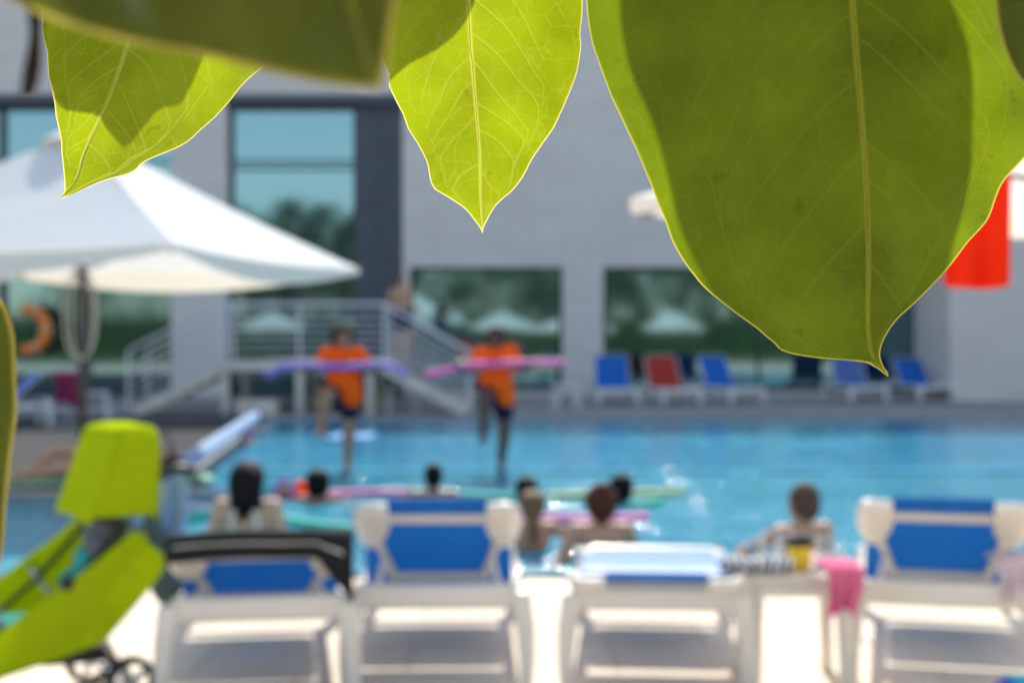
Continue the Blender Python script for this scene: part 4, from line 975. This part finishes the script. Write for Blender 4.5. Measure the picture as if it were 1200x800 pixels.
def leaf(label,Lp,Rp,Mid,D,fold,m_,NR=200,NC=150,tilt=(0,0),nv=7,vw=1.25,mw=2.1,und=.0006,jag=.9,shift=Vector((0,0,0)),rimw=.95,veinlen=.8,vs0=0.0):
    y0=min(p[0] for p in Lp); y1=max(p[0] for p in Lp)
    ys=np.linspace(y0,y1,NR); xl=interp(Lp,ys); xr_=interp(Rp,ys); xm_=interp(Mid,ys)
    rr=np.random.RandomState(int(D*1000)+int(abs(y1)))
    jl=np.interp(np.arange(NR),np.arange(0,NR+12,9),rr.randn(len(np.arange(0,NR+12,9))))*jag; jr=np.interp(np.arange(NR),np.arange(0,NR+12,9),rr.randn(len(np.arange(0,NR+12,9))))*jag
    wdt=np.clip((xr_-xl)/60,0,1); xl=xl+jl*wdt; xr_=xr_+jr*wdt
    U=np.linspace(0,1,NC)
    X=xl[:,None]+(xr_-xl)[:,None]*U[None,:]; Y=np.repeat(ys[:,None],NC,1)
    W_=max((xr_-xl).max(),1.0)
    # veins (in px)
    dist=np.full(X.shape,1e9); tot=y1-y0
    segs=[]
    for side in (-1,1):
        for k in range(nv):
            rj=rr.uniform(-.28,.28); sl_=rr.uniform(.42,.68); ve=rr.uniform(.66,.84)
            yy=y0+tot*(vs0+(k+.3+rj+(.5 if side>0 else 0)*.8)/(nv+.8)*(1-vs0)*.95); xm0=np.interp(yy,ys,xm_); 
            e=xl if side<0 else xr_
            wd=abs(np.interp(yy,ys,e)-xm0)
            if wd<6: continue
            pl_=[]; 
            for t in np.linspace(0,1,16):
                y_=yy+wd*(sl_*t+.45*t*t)*1.0; 
                wy=abs(np.interp(min(y_,y1),ys,e)-np.interp(min(y_,y1),ys,xm_))
                x_=np.interp(min(y_,y1),ys,xm_)+side*min(wd*t*ve,wy*(.60+.2*t*ve))+2.5*math.sin(t*9+k*2)
                pl_.append((x_,y_))
            segs.append((pl_,vw))
    for pl_,w0 in segs:
        for i in range(len(pl_)-1):
            (ax,ay),(bx_,by)=pl_[i],pl_[i+1]; w_=w0*(1-.55*i/len(pl_))
            dx,dy=bx_-ax,by-ay; L2=dx*dx+dy*dy+1e-9; t=np.clip(((X-ax)*dx+(Y-ay)*dy)/L2,0,1)
            dd=np.hypot(X-ax-t*dx,Y-ay-t*dy)/w_; dist=np.minimum(dist,dd)
    vein=np.clip(1.35-dist,0,1)*.34
    taper=np.interp(Y[:,0],[y0,y1],[1.4,.6])[:,None]
    dm=np.abs(X-xm_[:,None])/(mw*taper); vein=np.maximum(vein,np.clip(1.6-dm,0,1))
    # distance to margin, measured across
    slopeL=np.abs(np.gradient(xl,ys)); slopeR=np.abs(np.gradient(xr_,ys))
    dl=(X-xl[:,None])/np.sqrt(1+slopeL**2)[:,None]; dr=(xr_[:,None]-X)/np.sqrt(1+slopeR**2)[:,None]
    rim=np.clip(1.5-np.minimum(dl,dr)/rimw,0,1)
    side_=np.where(X<xm_[:,None],(xm_[:,None]-X)/W_,(X-xm_[:,None])/W_)
    Dp=D*(1+fold*side_**1.2)+und*np.sin(Y*.035+X*.02)+und*.7*np.sin(X*.06-Y*.021)+ (X-xm_[:,None])*tilt[0]*D/F + (Y-y1)*tilt[1]*D/F
    Dp=Dp+.0004*vein
    verts=[]; 
    for j in range(NR):
        for i in range(NC):
            d=Dp[j,i]; p=Vector(((X[j,i]-600)/F*d,d,H+(400-Y[j,i])/F*d))+shift-bo; verts.append(p)
    faces=[(j*NC+i,j*NC+i+1,(j+1)*NC+i+1,(j+1)*NC+i) for j in range(NR-1) for i in range(NC-1)]
    me=bpy.data.meshes.new('leaf'); me.from_pydata(verts,[],faces)
    a=me.attributes.new('vein','FLOAT','POINT'); a.data.foreach_set('value',vein.ravel().astype('f'))
    a=me.attributes.new('rim','FLOAT','POINT'); a.data.foreach_set('value',rim.ravel().astype('f'))
    o=link('leaf',me,m_,BR,True)
    if label: o['label']=label
    # stalk and raised midrib
    mid=[]
    for j in list(range(0,NR,8))+[NR-1]:
        d=D*(1)+0; i=int(np.clip(np.round((xm_[j]-xl[j])/max(xr_[j]-xl[j],1e-6)*(NC-1)),0,NC-1)); mid.append(verts[j*NC+i])
    mb=MB(); n_=len(mid); r0=mw*.28*D/F
    mb.tube([p+Vector((0,r0*.3,0)) for p in mid],[r0*(1.25-1.0*i/(n_-1)) for i in range(n_)],6); q=mb.build('midrib',M['leafrib'],o,smooth=True)
    return o,mid[0]
M['leafrib']=cloth_mat('leaf_midrib',(.22,.22,.05),.75,.9,(.95,.85,.18),.05,100)
tops=[]
# left leaf (in focus)
o,t=leaf('small backlit leaf with a pointed tip and a shadow across it',
 [(-150,120),(-90,60),(-30,50),(20,51),(60,54),(90,58),(130,64),(168,70),(200,75),(222,76),(230,72),(233,68)],
 [(-150,128),(-110,230),(-40,320),(30,338),(62,322),(78,309),(95,290),(120,268),(150,238),(172,210),(190,170),(204,150),(211,125),(222,98),(230,80),(233,69)],
 [(-150,124),(-60,160),(0,160),(60,147),(120,125),(180,98),(220,82),(233,69)],.452,-.06,lm,230,170,nv=7,vs0=.12); tops.append(t)
# middle leaf (in focus)
o,t=leaf('bright yellow green leaf hanging in the top centre, fully backlit',
 [(-170,560),(-130,480),(-60,440),(0,436),(60,446),(105,459),(150,478),(190,500),(222,510),(228,520),(245,545),(258,556),(270,564),(273,565)],
 [(-170,566),(-130,640),(-60,676),(0,683),(40,681),(90,675),(120,664),(160,642),(190,622),(217,607),(225,600),(240,582),(258,571),(270,566),(273,566)],
 [(-170,562),(-60,550),(0,549),(60,552),(120,557),(180,562),(230,563),(273,565.5)],.448,.05,lm,250,170,nv=8,vs0=.1); tops.append(t)
# big right leaf
o,t=leaf('broad dark leaf filling the top right, lit green only along its sides',
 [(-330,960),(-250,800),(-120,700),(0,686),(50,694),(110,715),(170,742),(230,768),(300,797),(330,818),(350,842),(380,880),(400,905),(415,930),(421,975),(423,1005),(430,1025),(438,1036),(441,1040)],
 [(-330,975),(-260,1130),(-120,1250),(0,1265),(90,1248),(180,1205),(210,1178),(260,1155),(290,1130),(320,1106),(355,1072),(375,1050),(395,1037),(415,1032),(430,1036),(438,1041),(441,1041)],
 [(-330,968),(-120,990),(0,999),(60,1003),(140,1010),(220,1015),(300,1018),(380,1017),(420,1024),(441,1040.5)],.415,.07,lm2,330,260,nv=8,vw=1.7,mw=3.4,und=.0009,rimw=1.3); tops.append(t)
# near dark leaf, upper left
o,t=leaf('large blurred olive leaf across the top left corner',
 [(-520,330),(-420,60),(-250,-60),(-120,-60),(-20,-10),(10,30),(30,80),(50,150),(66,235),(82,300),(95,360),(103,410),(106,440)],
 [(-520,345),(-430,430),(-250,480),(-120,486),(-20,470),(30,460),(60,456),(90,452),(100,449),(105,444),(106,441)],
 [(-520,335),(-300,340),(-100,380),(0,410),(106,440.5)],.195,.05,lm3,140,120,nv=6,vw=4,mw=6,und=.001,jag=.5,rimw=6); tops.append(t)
# leaf at the left margin
o,t=leaf('narrow blurred leaf edge down the left border',
 [(330,-70),(400,-110),(500,-120),(600,-100),(670,-40),(690,-12)],
 [(330,-60),(350,0),(380,14),(430,19),(480,20),(540,13),(600,7),(650,2),(680,-6),(690,-10)],
 [(330,-65),(500,-50),(690,-11)],.29,.05,lm3,120,80,nv=5,vw=3,mw=5,und=.001,jag=.5,rimw=4); tops.append(t)
# leaf in the top right corner
o,t=leaf('dark leaf edge in the top right corner, in front of the broad leaf',
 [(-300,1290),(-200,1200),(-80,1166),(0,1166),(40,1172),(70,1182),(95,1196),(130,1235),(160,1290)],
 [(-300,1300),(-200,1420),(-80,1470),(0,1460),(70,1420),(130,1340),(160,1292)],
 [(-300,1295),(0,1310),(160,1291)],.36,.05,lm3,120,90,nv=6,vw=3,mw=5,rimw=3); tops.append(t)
# withered bit hanging in the top left
mb=MB()
o=sheet('withered_leaf',lambda u,v:P(30+12*math.sin(v*3)+(u-.5)*(34-26*v+8*math.sin(v*9)),-60+v*175,.21+.004*math.sin(u*6))-bo,8,16,M['drybrown'],BR,.0005,1); o['label']='dry brown curled leaf, blurred, at the top left'
# shading leaves above the frame: they throw the shadow shapes
def shade(Lp,Rp,D,t,label=None):
    mid=[(Lp[0][0],(Lp[0][1]+Rp[0][1])/2),(Lp[-1][0],(Lp[-1][1]+Rp[-1][1])/2)]
    o,tp=leaf(label,Lp,Rp,mid,D,.0,lm4,90,60,shift=SUN*t,und=0,jag=.4,nv=5); tops.append(tp); return o
shade([(-230,150),(-120,20),(0,30),(60,50),(90,66),(125,84),(131,106),(150,126),(160,140),(163,147)],
      [(-230,160),(-120,290),(0,275),(45,246),(70,236),(90,226),(107,214),(115,196),(135,176),(150,164),(160,155),(163,149)],.452,.13,'small upper leaf shading the left leaf')
shade([(-240,380),(-140,300),(-40,300),(40,330),(90,400),(108,440),(120,448)],
      [(-240,400),(-160,520),(-60,560),(0,557),(25,546),(60,515),(90,478),(105,463),(120,450)],.448,.12,'small upper leaf shading the corner of the middle leaf')
shade([(-260,900),(-150,760),(-60,728),(0,727),(60,729),(120,742),(180,768),(240,786),(300,800),(370,840),(430,900),(490,960),(520,1000)],
      [(-260,930),(-170,1060),(-60,1105),(0,1116),(60,1138),(120,1147),(200,1144),(250,1136),(300,1122),(370,1105),(430,1080),(490,1040),(520,1004)],.415,.27,'broad upper leaf shading the big one')
shade([(-560,200),(-420,-160),(-250,-160),(-20,-60),(60,100),(110,300),(140,440),(150,470)],
      [(-560,240),(-420,520),(-250,560),(-20,560),(60,540),(110,520),(140,490),(150,472)],.195,.20,'upper leaf shading the blurred corner leaf')
shade([(-420,1250),(-200,1140),(0,1130),(110,1180),(200,1290)],[(-420,1260),(-200,1500),(0,1500),(110,1440),(200,1292)],.36,.24,'upper leaf shading the right corner leaf')
# twigs joining the stalks above the frame
node=P(620,-1000,.55)-bo
mb=MB(); mb.tube([node+Vector((-.5,.1,.12)),node+Vector((-.2,.03,.03)),node,node+Vector((.25,.0,.02)),node+Vector((.6,.08,.14))],[.006,.005,.005,.005,.006],8)
for i,tp in enumerate(tops):
    tgt=node+Vector((max(-.25,min(.3,(tp.x-node.x)*.7)),.0,.03)); m1=tp.lerp(tgt,.5)+Vector((0,.01,.02)); mb.tube([tp,m1,tgt],[.0012,.0015,.002],6) if i!=4 else mb.tube([tp,tp+Vector((-.02,0,.03)),tp+Vector((-.12,.0,.2)),tgt],[.0012,.0014,.0015,.002],6)
mb.build('twig',M['twig'],BR,smooth=True)
